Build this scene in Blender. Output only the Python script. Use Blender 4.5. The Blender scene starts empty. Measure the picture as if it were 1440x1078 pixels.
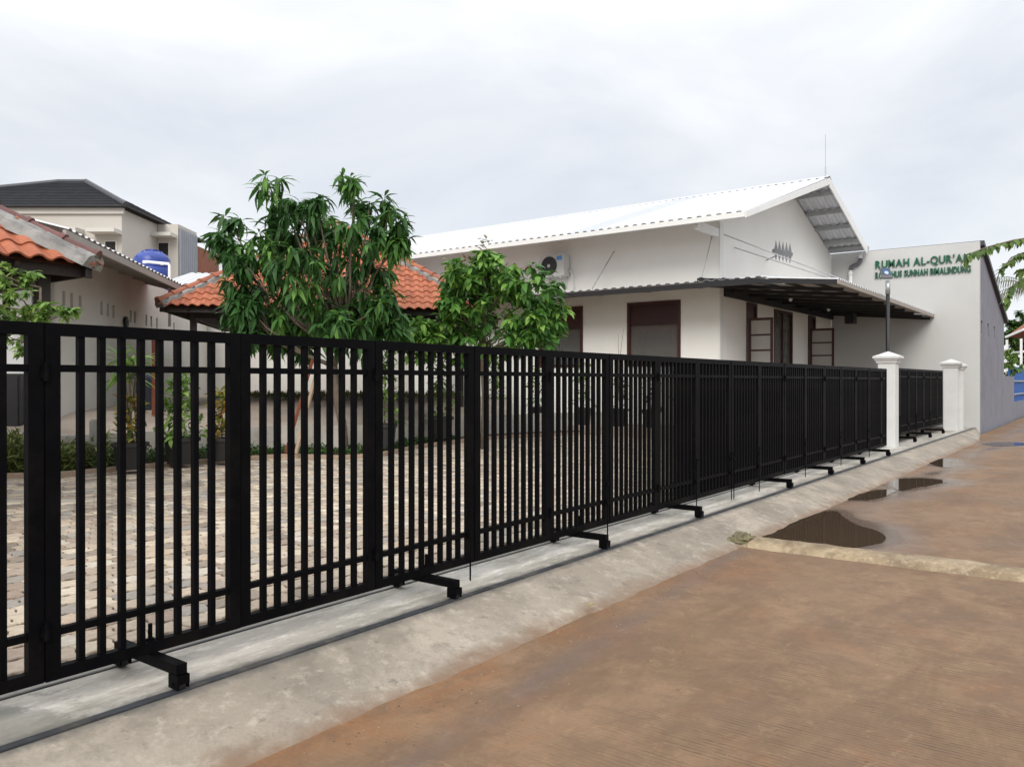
import bpy, math, random
import numpy as np
from mathutils import Vector, Matrix, noise

random.seed(7)
rnd = random.random
def ru(a, b): return a + (b - a) * rnd()
R = math.radians
SC = bpy.context.scene
COL = SC.collection

# ------------------------------------------------------------------ camera
TH = math.atan2(848, 1130)                 # heading of the lens from the gate line (+X)
CT, ST = math.cos(TH), math.sin(TH)
EYE = 1.614
F_PX = 1130.0
HORIZON = 536.0
cam_d = bpy.data.cameras.new("camera")
cam_d.sensor_width = 36
cam_d.lens = F_PX / 1440 * 36
cam_d.clip_start = 0.05
cam_d.clip_end = 5000
cam = bpy.data.objects.new("camera", cam_d)
COL.objects.link(cam)
cam.location = (0, 0, EYE)
cam.rotation_euler = (R(90) - 3 / 1130, 0, TH - R(90))
SC.camera = cam

# ------------------------------------------------------------------ sky, sun, exposure
SUN_EL, SUN_AZ = R(36), R(-152)            # azimuth of the sun measured from +X
wd = bpy.data.worlds.new("World"); SC.world = wd
wd.use_nodes = True
nt = wd.node_tree; nt.nodes.clear()
w_out = nt.nodes.new("ShaderNodeOutputWorld")
w_bg = nt.nodes.new("ShaderNodeBackground"); w_bg.inputs[1].default_value = 0.1
sky = nt.nodes.new("ShaderNodeTexSky"); sky.sky_type = 'NISHITA'
sky.sun_disc = False; sky.sun_elevation = SUN_EL; sky.sun_rotation = R(90) - SUN_AZ
tc = nt.nodes.new("ShaderNodeTexCoord")
mp = nt.nodes.new("ShaderNodeMapping"); mp.inputs['Scale'].default_value = (1.6, 1.6, 4.2)
mp.inputs['Location'].default_value = (0.35, 0.1, 0.2)
n1 = nt.nodes.new("ShaderNodeTexNoise"); n1.inputs['Scale'].default_value = 1.5
n1.inputs['Detail'].default_value = 7; n1.inputs['Roughness'].default_value = 0.52
n1.inputs['Distortion'].default_value = 0.35
cr = nt.nodes.new("ShaderNodeValToRGB")    # grey bellies to white tops of the cloud deck
cr.color_ramp.elements[0].position = 0.36; cr.color_ramp.elements[0].color = (0.735, 0.765, 0.82, 1)
cr.color_ramp.elements[1].position = 0.64; cr.color_ramp.elements[1].color = (0.97, 0.975, 0.99, 1)
e = cr.color_ramp.elements.new(0.49); e.color = (0.84, 0.858, 0.892, 1)
sep = nt.nodes.new("ShaderNodeSeparateXYZ")
mr = nt.nodes.new("ShaderNodeMapRange")    # an overcast sky grows brighter towards the zenith
mr.interpolation_type = 'SMOOTHSTEP'
mr.inputs['From Min'].default_value = 0.24; mr.inputs['From Max'].default_value = 1.0
mr.inputs['To Min'].default_value = 5.95; mr.inputs['To Max'].default_value = 13.5
mul = nt.nodes.new("ShaderNodeMixRGB"); mul.blend_type = 'MULTIPLY'; mul.inputs[0].default_value = 1
mix = nt.nodes.new("ShaderNodeMixRGB"); mix.inputs[0].default_value = 0.92
L = nt.links.new
L(tc.outputs['Generated'], mp.inputs[0]); L(mp.outputs[0], n1.inputs['Vector'])
L(n1.outputs['Fac'], cr.inputs[0]); L(tc.outputs['Generated'], sep.inputs[0])
L(sep.outputs['Z'], mr.inputs['Value']); L(cr.outputs[0], mul.inputs[1]); L(mr.outputs[0], mul.inputs[2])
L(sky.outputs[0], mix.inputs[1]); L(mul.outputs[0], mix.inputs[2])
L(mix.outputs[0], w_bg.inputs[0]); L(w_bg.outputs[0], w_out.inputs[0])

sd = bpy.data.lights.new("sun", 'SUN'); sd.energy = 1.35; sd.angle = R(30); sd.color = (1, 0.96, 0.9)
sun = bpy.data.objects.new("sun", sd); COL.objects.link(sun)
to_sun = Vector((math.cos(SUN_EL) * math.cos(SUN_AZ), math.cos(SUN_EL) * math.sin(SUN_AZ), math.sin(SUN_EL)))
sun.rotation_euler = to_sun.to_track_quat('Z', 'Y').to_euler()
sun.location = to_sun * 60
SC.view_settings.view_transform = 'Standard'; SC.view_settings.look = 'None'
SC.view_settings.exposure = 0.82; SC.view_settings.gamma = 1.0
SC.view_settings.use_curve_mapping = False

# ------------------------------------------------------------------ frames and helpers
Z = Vector((0, 0, 1))
FW = Vector((CT, ST, 0)); RT = Vector((ST, -CT, 0))
def P(t, r, z=0.0): return FW * t + RT * r + Z * z                 # depth, sideways, height
def Q(px, t, z=0.0): return P(t, (px - 720) / F_PX * t, z)         # bearing of a pixel column, at depth t
def V(px, y, t): return Q(px, t, EYE + (HORIZON - y) / F_PX * t)
HD = FW * .986 - RT * .166                                         # the old house and pavilions are turned this way
KD = FW * .166 + RT * .986
ROT_H = math.atan2(KD.y, KD.x)
def yard_z(x, y): return 0.02 * max(0.0, y - 4.62)

W = {}
def link(o, parent=None, M=None):
    M = M if M is not None else Matrix.Identity(4)
    COL.objects.link(o); W[o.name] = M.copy()
    if parent is not None:
        o.parent = parent; o.matrix_basis = W[parent.name].inverted() @ M
    else:
        o.matrix_basis = M
    return o
def tag(o, label=None, cat=None, group=None, kind=None):
    if label: o['label'] = label
    if cat: o['category'] = cat
    if group: o['group'] = group
    if kind: o['kind'] = kind
    return o
def thing(name, loc, label, cat, group=None, rz=0.0):
    o = bpy.data.objects.new(name, None); o.empty_display_size = .2
    link(o, None, Matrix.Translation(Vector(loc)) @ Matrix.Rotation(rz, 4, 'Z'))
    return tag(o, label, cat, group)
def place(name, mesh, parent, M):
    return link(bpy.data.objects.new(name, mesh), parent, M)

class MB:
    def __init__(s): s.v = []; s.f = []; s.m = []; s.cur = 0
    def add(s, vs, fs):
        b = len(s.v); s.v += [tuple(v) for v in vs]
        s.f += [tuple(i + b for i in f) for f in fs]; s.m += [s.cur] * len(fs); return s
    def box(s, x0, x1, y0, y1, z0, z1):
        return s.add([(x0,y0,z0),(x1,y0,z0),(x1,y1,z0),(x0,y1,z0),(x0,y0,z1),(x1,y0,z1),(x1,y1,z1),(x0,y1,z1)],
                     [(0,3,2,1),(4,5,6,7),(0,1,5,4),(1,2,6,5),(2,3,7,6),(3,0,4,7)])
    def fbox(s, o, a, b, c):                                       # box from a corner and three edge vectors
        o = Vector(o); a = Vector(a); b = Vector(b); c = Vector(c)
        if a.cross(b).dot(c) < 0: a, b = b, a
        return s.add([o, o+a, o+a+b, o+b, o+c, o+a+c, o+a+b+c, o+b+c],
                     [(0,3,2,1),(4,5,6,7),(0,1,5,4),(1,2,6,5),(2,3,7,6),(3,0,4,7)])
    def beam(s, p, q, w, h, up=Z):
        p = Vector(p); q = Vector(q); d = (q - p); x = d.normalized()
        y = Vector(up).cross(x)
        if y.length < 1e-4: y = Vector((1,0,0)).cross(x)
        y.normalize(); z = x.cross(y)
        return s.fbox(p - y*w/2 - z*h/2, d, y*w, z*h)
    def tube(s, pts, rad, n=8, cap=True):
        pts = [Vector(p) for p in pts]
        if not isinstance(rad, (list, tuple)): rad = [rad] * len(pts)
        vs = []; fs = []; ref = None
        for i, p in enumerate(pts):
            d = (pts[min(i+1, len(pts)-1)] - pts[max(i-1, 0)]).normalized()
            if ref is None: ref = d.orthogonal().normalized()
            ref = (ref - d * ref.dot(d))
            ref = ref.normalized() if ref.length > 1e-5 else d.orthogonal().normalized()
            b = d.cross(ref)
            for k in range(n):
                a = 2*math.pi*k/n; vs.append(p + (ref*math.cos(a) + b*math.sin(a)) * rad[i])
        for i in range(len(pts)-1):
            for k in range(n):
                k2 = (k+1) % n; fs.append((i*n+k, i*n+k2, (i+1)*n+k2, (i+1)*n+k))
        if cap:
            fs.append(tuple(range(n-1, -1, -1))); fs.append(tuple((len(pts)-1)*n+k for k in range(n)))
        return s.add(vs, fs)
    def prism(s, poly, vec):                                       # polygon swept along vec
        poly = [Vector(p) for p in poly]; vec = Vector(vec); n = len(poly)
        nrm = Vector((0,0,0))
        for i in range(n): nrm += poly[i].cross(poly[(i+1) % n])
        if nrm.dot(vec) > 0: poly.reverse()
        vs = poly + [p + vec for p in poly]
        fs = [tuple(range(n)), tuple(range(2*n-1, n-1, -1))]
        fs += [(i, n+i, n+(i+1) % n, (i+1) % n) for i in range(n)]
        return s.add(vs, fs)
    def lathe(s, c, prof, n=20, axis=Z):
        c = Vector(c); axis = Vector(axis).normalized(); u = axis.orthogonal().normalized(); w = axis.cross(u)
        vs = []; fs = []
        for (r, h) in prof:
            for k in range(n):
                a = 2*math.pi*k/n; vs.append(c + axis*h + (u*math.cos(a) + w*math.sin(a))*r)
        for i in range(len(prof)-1):
            for k in range(n):
                k2 = (k+1) % n; fs.append((i*n+k, i*n+k2, (i+1)*n+k2, (i+1)*n+k))
        fs.append(tuple(range(n-1, -1, -1))); fs.append(tuple((len(prof)-1)*n+k for k in range(n)))
        return s.add(vs, fs)
    def mesh(s, name, mats, M=None, smooth=False):
        me = bpy.data.meshes.new(name); vs = s.v
        if M is not None:
            Mi = M.inverted(); vs = [Mi @ Vector(v) for v in s.v]
        me.from_pydata(vs, [], s.f)
        for mm in (mats if isinstance(mats, (list, tuple)) else [mats]): me.materials.append(mm)
        if any(s.m): me.polygons.foreach_set('material_index', s.m)
        if smooth: me.polygons.foreach_set('use_smooth', [True]*len(s.f))
        me.update(); return me
    def build(s, name, mats, parent=None, smooth=False, loc=None, bevel=0.0, auto=False):
        if parent is not None: M = W[parent.name]
        elif loc is not None: M = Matrix.Translation(Vector(loc))
        else: M = Matrix.Identity(4)
        o = link(bpy.data.objects.new(name, s.mesh(name, mats, M, smooth)), parent, M)
        if bevel:
            b = o.modifiers.new("bevel", 'BEVEL'); b.width = bevel; b.segments = 2; b.limit_method = 'ANGLE'
        if auto:
            o.data.polygons.foreach_set('use_smooth', [True]*len(o.data.polygons))
            o.data.set_sharp_from_angle(angle=R(40))
        return o

# ------------------------------------------------------------------ materials
def mat(name, col, rough=.6, var=.12, scale=3.0, bump=0.0, bscale=40.0, spec=.5, metal=0.0, col2=None, rand=0.0,
        dirt=None, dscale=1.2, damt=.5, coords='Object', rvar=0.0):
    m = bpy.data.materials.new(name); m.use_nodes = True
    t = m.node_tree; N = t.nodes; b = N['Principled BSDF']; LL = t.links.new
    b.inputs['Roughness'].default_value = rough; b.inputs['Metallic'].default_value = metal
    b.inputs['Specular IOR Level'].default_value = spec
    tcn = N.new("ShaderNodeTexCoord"); vec = tcn.outputs[coords]
    no = N.new("ShaderNodeTexNoise"); no.inputs['Scale'].default_value = scale; no.inputs['Detail'].default_value = 6
    no.inputs['Roughness'].default_value = .62; LL(vec, no.inputs['Vector'])
    ramp = N.new("ShaderNodeValToRGB"); ramp.color_ramp.elements[0].position = .3; ramp.color_ramp.elements[1].position = .7
    c2 = col2 or tuple(c*(1+var) for c in col); c1 = col if col2 else tuple(c*(1-var) for c in col)
    ramp.color_ramp.elements[0].color = (*c1, 1); ramp.color_ramp.elements[1].color = (*c2, 1)
    LL(no.outputs['Fac'], ramp.inputs[0]); out = ramp.outputs[0]
    if dirt:
        n2 = N.new("ShaderNodeTexNoise"); n2.inputs['Scale'].default_value = dscale; n2.inputs['Detail'].default_value = 9
        n2.inputs['Roughness'].default_value = .7; LL(vec, n2.inputs['Vector'])
        r2 = N.new("ShaderNodeValToRGB"); r2.color_ramp.elements[0].position = .48; r2.color_ramp.elements[1].position = .72
        r2.color_ramp.elements[0].color = (0,0,0,1); r2.color_ramp.elements[1].color = (damt,)*3 + (1,)
        mx = N.new("ShaderNodeMixRGB"); LL(n2.outputs['Fac'], r2.inputs[0]); LL(r2.outputs[0], mx.inputs[0])
        LL(out, mx.inputs[1]); mx.inputs[2].default_value = (*dirt, 1); out = mx.outputs[0]
    if rand:
        oi = N.new("ShaderNodeObjectInfo"); hs = N.new("ShaderNodeHueSaturation"); mrr = N.new("ShaderNodeMapRange")
        mrr.inputs['To Min'].default_value = 1 - rand; mrr.inputs['To Max'].default_value = 1 + rand
        LL(oi.outputs['Random'], mrr.inputs['Value']); LL(mrr.outputs[0], hs.inputs['Value']); LL(out, hs.inputs['Color']); out = hs.outputs[0]
    LL(out, b.inputs['Base Color'])
    if rvar:
        mr2 = N.new("ShaderNodeMapRange"); mr2.inputs['To Min'].default_value = max(0, rough - rvar); mr2.inputs['To Max'].default_value = min(1, rough + rvar)
        LL(no.outputs['Fac'], mr2.inputs['Value']); LL(mr2.outputs[0], b.inputs['Roughness'])
    if bump:
        n3 = N.new("ShaderNodeTexNoise"); n3.inputs['Scale'].default_value = bscale; n3.inputs['Detail'].default_value = 5
        LL(vec, n3.inputs['Vector']); bp = N.new("ShaderNodeBump"); bp.inputs['Strength'].default_value = bump
        bp.inputs['Distance'].default_value = .01; LL(n3.outputs['Fac'], bp.inputs['Height']); LL(bp.outputs[0], b.inputs['Normal'])
    return m

def palette_mat(name, cols, rough, use_attr, bump=.3, bscale=30, transl=0.0, var=.12, scale=14, spec=.4):
    """one colour out of a palette per object (Object Info) or per piece of a joined mesh (attribute 'shade')"""
    m = bpy.data.materials.new(name); m.use_nodes = True
    t = m.node_tree; N = t.nodes; b = N['Principled BSDF']; LL = t.links.new
    b.inputs['Roughness'].default_value = rough; b.inputs['Specular IOR Level'].default_value = spec
    if transl: b.inputs['Roughness'].default_value = .5; b.inputs['Specular IOR Level'].default_value = .3
    if use_attr:
        a = N.new("ShaderNodeAttribute"); a.attribute_name = 'shade'; src = a.outputs['Fac']
    else:
        a = N.new("ShaderNodeObjectInfo"); src = a.outputs['Random']
    ramp = N.new("ShaderNodeValToRGB"); el = ramp.color_ramp.elements
    for i, c in enumerate(cols):
        p = i / max(1, len(cols)-1)
        if i == 0: q = el[0]; q.position = 0
        elif i == len(cols)-1: q = el[-1]; q.position = 1
        else: q = el.new(p)
        q.color = (*c, 1)
    LL(src, ramp.inputs[0])
    tcn = N.new("ShaderNodeTexCoord"); no = N.new("ShaderNodeTexNoise"); no.inputs['Scale'].default_value = scale
    no.inputs['Detail'].default_value = 5; LL(tcn.outputs['Object'], no.inputs['Vector'])
    mrr = N.new("ShaderNodeMapRange"); mrr.inputs['From Min'].default_value = .3; mrr.inputs['From Max'].default_value = .7
    mrr.inputs['To Min'].default_value = 1 - var; mrr.inputs['To Max'].default_value = 1 + var
    hs = N.new("ShaderNodeHueSaturation"); LL(no.outputs['Fac'], mrr.inputs['Value']); LL(mrr.outputs[0], hs.inputs['Value'])
    LL(ramp.outputs[0], hs.inputs['Color']); LL(hs.outputs[0], b.inputs['Base Color'])
    if bump:
        n3 = N.new("ShaderNodeTexNoise"); n3.inputs['Scale'].default_value = bscale; n3.inputs['Detail'].default_value = 4
        LL(tcn.outputs['Object'], n3.inputs['Vector']); bp = N.new("ShaderNodeBump"); bp.inputs['Strength'].default_value = bump
        bp.inputs['Distance'].default_value = .01; LL(n3.outputs['Fac'], bp.inputs['Height']); LL(bp.outputs[0], b.inputs['Normal'])
    if transl:
        tr = N.new("ShaderNodeBsdfTranslucent"); ms = N.new("ShaderNodeMixShader"); ms.inputs[0].default_value = transl
        LL(hs.outputs[0], tr.inputs[0]); LL(b.outputs[0], ms.inputs[1]); LL(tr.outputs[0], ms.inputs[2])
        LL(ms.outputs[0], N['Material Output'].inputs[0])
    return m

M_BLACK = mat("gate black paint", (.0022,.0022,.003), .5, .25, 6, .05, 60, spec=.055, rvar=.12, dirt=(.016,.013,.010), dscale=2.2, damt=.35)
M_RUBBER = mat("caster rubber", (.012,.012,.012), .7, .2, 9, .1)
M_STEELDK = mat("rail steel", (.030,.033,.038), .5, .35, 5, .25, 60, dirt=(.2,.17,.13), dscale=2.4, damt=.5)
M_WHITE_LIFTED = mat("white wall lightened for shade", (.83,.815,.775), .75, .02, .6, .10, 60, dirt=(.70,.68,.62), dscale=.35, damt=.35)  # white raised to offset the shade under the eave and canopy
M_WHITE_DIMMED = mat("white sign wall dimmed for light", (.50,.50,.487), .75, .04, .5, .10, 60, dirt=(.43,.42,.39), dscale=.4, damt=.35)  # same white made darker to offset the full light on the sign wall
M_PILLAR = mat("white pillar paint", (.60,.60,.59), .6, .04, 2, .08, 50, dirt=(.42,.39,.34), dscale=1.5, damt=.3)
M_ROOFW = mat("white metal roofing", (.52,.525,.54), .45, .05, .6, 0, spec=.3, dirt=(.42,.42,.42), dscale=.9, damt=.5)
M_ROOFT = mat("translucent grey roofing", (.44,.46,.52), .45, .03, .8, 0, spec=.4)
M_TRIMW = mat("white trim paint", (.74,.74,.72), .55, .03, 2)
M_GREYSTEEL = mat("galvanised steel", (.42,.43,.44), .4, .12, 5, metal=.55)
M_CANOPYIN = mat("canopy sheet underside", (.34,.31,.285), .6, .06, 2)
M_BRONZE = mat("canopy edge metal", (.30,.26,.22), .5, .08, 3)
M_DKFRAME = mat("dark steel framing", (.012,.011,.012), .5, .2, 5)
M_MAROON = mat("dark red brown window timber", (.055,.018,.014), .4, .25, 9, .1, 50)
M_MAROON2 = mat("dark maroon window panel", (.040,.014,.013), .45, .2, 5)
M_DARKROOM = mat("dark interior", (.012,.011,.010), .8, .2, 2)
M_CURTAIN = mat("reddish curtain", (.28,.09,.06), .8, .25, 7)
M_GREYWALL = mat("grey painted wall", (.195,.195,.225), .8, .07, .8, .2, 50, dirt=(.10,.10,.11), dscale=.7, damt=.6)
M_OLDHOUSE = mat("old off white wall", (.60,.585,.54), .8, .05, .7, .15, 50, dirt=(.45,.43,.39), dscale=.8, damt=.4)
M_BEIGE = mat("beige house paint", (.49,.46,.415), .8, .04, .5, .1, 40)
M_BEIGETRIM = mat("beige house trim", (.55,.53,.49), .7, .04, .5)
M_DKTILE = mat("charcoal roof tile", (.045,.047,.055), .55, .18, 2, .2, 30)
M_BRICKRED = mat("raw red brick", (.23,.085,.05), .85, .2, 4, .3, 20)
M_CORRGREY = mat("grey corrugated sheet", (.27,.285,.32), .5, .06, 1.5)
M_TANK = mat("blue plastic tank", (.022,.05,.26), .4, .1, 3)
M_PIPE = mat("white pvc pipe", (.72,.72,.71), .45, .03, 4)
M_PIPEDK = mat("grey pipe elbow", (.09,.09,.10), .5, .1, 4)
M_DKWOOD = mat("dark stained wood", (.022,.014,.010), .6, .3, 7, .2)
M_REDWOOD = mat("reddish timber post", (.20,.055,.03), .6, .25, 7, .2)
M_MORTAR = mat("grey roof mortar", (.25,.24,.225), .9, .3, 5, .6, 25, dirt=(.06,.058,.052), dscale=3.5, damt=.9)
M_RIDGE = mat("dark red ridge cap", (.125,.055,.048), .75, .22, 7, .3, 30, rand=.15)
M_RIDGEO = mat("orange ridge cap", (.29,.095,.05), .75, .18, 7, .3, 30, rand=.15)
M_TILEUNDER = mat("roof underlay", (.10,.04,.02), .9, .2, 5)
TILE_COLS = [(.24,.070,.033),(.33,.100,.045),(.385,.125,.06),(.28,.082,.038)]
M_TILE = palette_mat("orange clay tile", TILE_COLS, .7, False, .25, 30)
M_TILES = palette_mat("orange clay tiles joined", TILE_COLS, .7, True, .25, 30)
PAVE_COLS = [(.19,.155,.12),(.37,.305,.235),(.47,.395,.295),(.26,.195,.15),(.52,.45,.345),(.40,.31,.225),(.25,.225,.195),(.48,.425,.345)]
M_PAVE = palette_mat("paving stone", PAVE_COLS, .7, False, .35, 40, var=.16)
M_PAVES = palette_mat("paving stones joined", PAVE_COLS, .7, True, .35, 40, var=.16)
M_JOINT = mat("sandy joints", (.085,.062,.045), .95, .25, 9, .4, 60)
M_SOIL = mat("garden soil", (.07,.045,.03), .95, .3, 6, .6, 30)
M_TERRACE = mat("pale terrace paving", (.36,.30,.245), .85, .10, 2, .2, 30, dirt=(.22,.16,.12), dscale=1.1, damt=.6)
M_LOWWALL = mat("grey garden wall", (.42,.39,.345), .9, .12, 2.5, .3, 30, dirt=(.12,.11,.09), dscale=2, damt=.6)
M_CURB = mat("weathered kerb", (.33,.24,.17), .9, .15, 4, .4, 25)
M_GROUND = mat("far ground", (.16,.13,.09), .95, .2, .3)
M_POT = mat("black plastic pot", (.013,.012,.012), .55, .2, 5)
M_BARK = mat("grey brown bark", (.13,.10,.075), .9, .3, 9, .7, 30)
M_GREENLETTER = mat("green acrylic letter", (.012,.10,.05), .35, .08, 4)
M_AC = mat("white appliance casing", (.62,.62,.60), .45, .03, 3)
M_ACDARK = mat("black fan grille", (.02,.02,.022), .5, .2, 8)
M_STICKER = mat("blue sticker", (.10,.32,.70), .4, .05, 5)
M_LABELW = mat("white label", (.7,.7,.7), .5, .03, 3)
M_BIN = mat("dark blue plastic", (.022,.030,.045), .35, .15, 4)
M_BOLLARD = mat("grey concrete post", (.25,.24,.22), .9, .12, 5, .3, 30)
M_PANELBLUE = mat("solar panel glass", (.02,.06,.13), .5, .2, 9)
M_LAMPGLASS = mat("lamp lens", (.35,.45,.55), .15, .1, 5)
M_BLUE = mat("blue corrugated sheet", (.016,.085,.30), .5, .12, 2)
M_PALMLEAF = palette_mat("palm leaflet", [(.10,.12,.05),(.17,.17,.08),(.07,.10,.035)], .5, True, 0, transl=.2)
def leaf_mats(nm, cols, tr=.36, rough=.38):
    cols = [tuple(v*1.5 for v in c) for c in cols]
    return (palette_mat(nm, cols, rough, False, 0, transl=tr, var=.1), palette_mat(nm + " joined", cols, rough, True, 0, transl=tr, var=.1))
ML_MANGO = leaf_mats("mango leaf", [(.022,.058,.016),(.031,.084,.02),(.04,.105,.026),(.028,.07,.018),(.058,.145,.03),(.10,.205,.04)])
ML_STAR = leaf_mats("broad shrub leaf", [(.026,.072,.016),(.048,.125,.024),(.07,.17,.03),(.035,.095,.02),(.12,.24,.042),(.18,.29,.06)])
ML_RED = leaf_mats("young red leaf", [(.10,.085,.03),(.14,.07,.035),(.06,.09,.025)])
ML_LIGHT = leaf_mats("light green leaf", [(.06,.12,.025),(.11,.19,.04),(.16,.24,.055),(.05,.10,.02)])
ML_DARK = leaf_mats("dark green leaf", [(.018,.040,.012),(.03,.065,.018),(.045,.09,.02),(.08,.13,.03)])
ML_CROTON = leaf_mats("croton leaf", [(.05,.10,.02),(.22,.20,.035),(.30,.14,.04),(.10,.15,.03)])
ML_NEAR = leaf_mats("roadside leaf", [(.035,.07,.018),(.06,.105,.022),(.09,.14,.025),(.045,.085,.02)], .35)
M_GRASS = palette_mat("grass blade", [(.075,.12,.028),(.13,.17,.04),(.20,.20,.065)], .6, True, 0, transl=.2)

def glass_mat(name, col, alpha=.45, rough=.05):
    m = bpy.data.materials.new(name); m.use_nodes = True
    b = m.node_tree.nodes['Principled BSDF']; N = m.node_tree.nodes
    b.inputs['Base Color'].default_value = (*col, 1); b.inputs['Roughness'].default_value = rough
    tr = N.new("ShaderNodeBsdfTransparent"); ms = N.new("ShaderNodeMixShader"); ms.inputs[0].default_value = alpha
    m.node_tree.links.new(tr.outputs[0], ms.inputs[1]); m.node_tree.links.new(b.outputs[0], ms.inputs[2])
    m.node_tree.links.new(ms.outputs[0], N['Material Output'].inputs[0]); return m
M_GLASS = glass_mat("window glass", (.16,.155,.145), .6)
M_FROST = glass_mat("pale shutter glass", (.50,.48,.45), .75, .25)

# concrete of the gate strip, the sloped apron and the brown road
def concrete(name, base, stain, pale, sc):
    m = bpy.data.materials.new(name); m.use_nodes = True
    t = m.node_tree; N = t.nodes; b = N['Principled BSDF']; LL = t.links.new
    tcn = N.new("ShaderNodeTexCoord"); mpn = N.new("ShaderNodeMapping"); mpn.inputs['Scale'].default_value = sc
    LL(tcn.outputs['Object'], mpn.inputs[0])
    def noi(s, d=6, ro=.6, dist=0, src=None):
        n = N.new("ShaderNodeTexNoise"); n.inputs['Scale'].default_value = s; n.inputs['Detail'].default_value = d
        n.inputs['Roughness'].default_value = ro; n.inputs['Distortion'].default_value = dist
        LL(src or mpn.outputs[0], n.inputs['Vector']); return n.outputs['Fac']
    def rmp(src, p0, p1, v0=0., v1=1.):
        r = N.new("ShaderNodeMapRange"); r.inputs['From Min'].default_value = p0; r.inputs['From Max'].default_value = p1
        r.inputs['To Min'].default_value = v0; r.inputs['To Max'].default_value = v1; LL(src, r.inputs['Value']); return r.outputs[0]
    def mx(fac, a, c, mode='MIX'):
        n = N.new("ShaderNodeMixRGB"); n.blend_type = mode
        if isinstance(fac, float): n.inputs[0].default_value = fac
        else: LL(fac, n.inputs[0])
        for k, q in ((1, a), (2, c)):
            if isinstance(q, tuple): n.inputs[k].default_value = (*q, 1)
            else: LL(q, n.inputs[k])
        return n.outputs[0]
    col = mx(rmp(noi(1.1), .35, .65), base, stain)
    col = mx(rmp(noi(.9, 10, .72, .15), .48, .62, 0, .8), col, pale)
    col = mx(rmp(noi(60, 3, .6), .3, .7, .0, .45), col, (.12,.10,.085), 'MULTIPLY') if False else mx(.22, col, mx(rmp(noi(55, 4, .7), .35, .65), (.45,.42,.38), (1.,1.,1.)), 'MULTIPLY')
    col = mx(rmp(noi(3.2, 9, .76, .1), .50, .62, 0, .6), col, tuple(c*.72 for c in stain))
    col = mx(rmp(noi(7, 10, .78, .1), .53, .63, 0, .5), col, tuple(min(.7, c*1.18) for c in pale))
    col = mx(rmp(noi(9, 6, .7), .60, .72, 0, .65), col, tuple(c*.42 for c in stain))
    sy = N.new("ShaderNodeSeparateXYZ"); LL(tcn.outputs['Object'], sy.inputs[0])
    def wob(axis, amt, sc_):
        ad = N.new("ShaderNodeMath"); ad.operation = 'MULTIPLY_ADD'; ad.inputs[1].default_value = amt
        n = N.new("ShaderNodeTexNoise"); n.inputs['Scale'].default_value = sc_; n.inputs['Detail'].default_value = 8; n.inputs['Roughness'].default_value = .7
        LL(tcn.outputs['Object'], n.inputs['Vector']); LL(n.outputs['Fac'], ad.inputs[0]); LL(sy.outputs[axis], ad.inputs[2]); return ad.outputs[0]
    if name.startswith('gate'):             # grime along the rail, damp patch at the near end
        col = mx(rmp(wob('Y', .16, 5), 4.02, 4.10, .85, 0), col, (.065,.062,.058))
        col = mx(rmp(wob('X', 1.6, 1.6), 2.58, 2.68, .7, 0), col, (.15,.145,.12))
        col = mx(rmp(wob('Y', -.16, 4), 4.42, 4.48, 0, .6), col, (.12,.11,.095))
    if name.startswith('apron'):
        col = mx(rmp(wob('Y', -.16, 6), 3.72, 3.785, 0, .85), col, (.085,.08,.07))
    if name.startswith('apron'):            # mud splashed up from the road
        sx = N.new("ShaderNodeSeparateXYZ"); LL(tcn.outputs['Object'], sx.inputs[0])
        ad = N.new("ShaderNodeMath"); ad.operation = 'MULTIPLY_ADD'; ad.inputs[1].default_value = .42; LL(noi(3.5, 8, .7), ad.inputs[0]); LL(sx.outputs['Y'], ad.inputs[2])
        col = mx(rmp(ad.outputs[0], 3.44, 3.60, .75, 0), col, (.17,.095,.05))
    LL(col, b.inputs['Base Color']); LL(rmp(noi(1.7), .3, .7, .55, .9), b.inputs['Roughness'])
    bp = N.new("ShaderNodeBump"); bp.inputs['Strength'].default_value = .45; bp.inputs['Distance'].default_value = .006
    LL(noi(38, 8, .7), bp.inputs['Height']); LL(bp.outputs[0], b.inputs['Normal'])
    return m
M_STRIP = concrete("gate strip concrete", (.42,.385,.335), (.29,.27,.225), (.60,.565,.51), (.55, 1.6, 1))
M_APRON = concrete("apron concrete", (.30,.255,.20), (.22,.19,.15), (.38,.33,.265), (1, 1, 1))
M_BUMP = concrete("speed hump concrete", (.29,.215,.125), (.17,.12,.068), (.40,.315,.20), (1.5, 1.5, 1.5))

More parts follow.
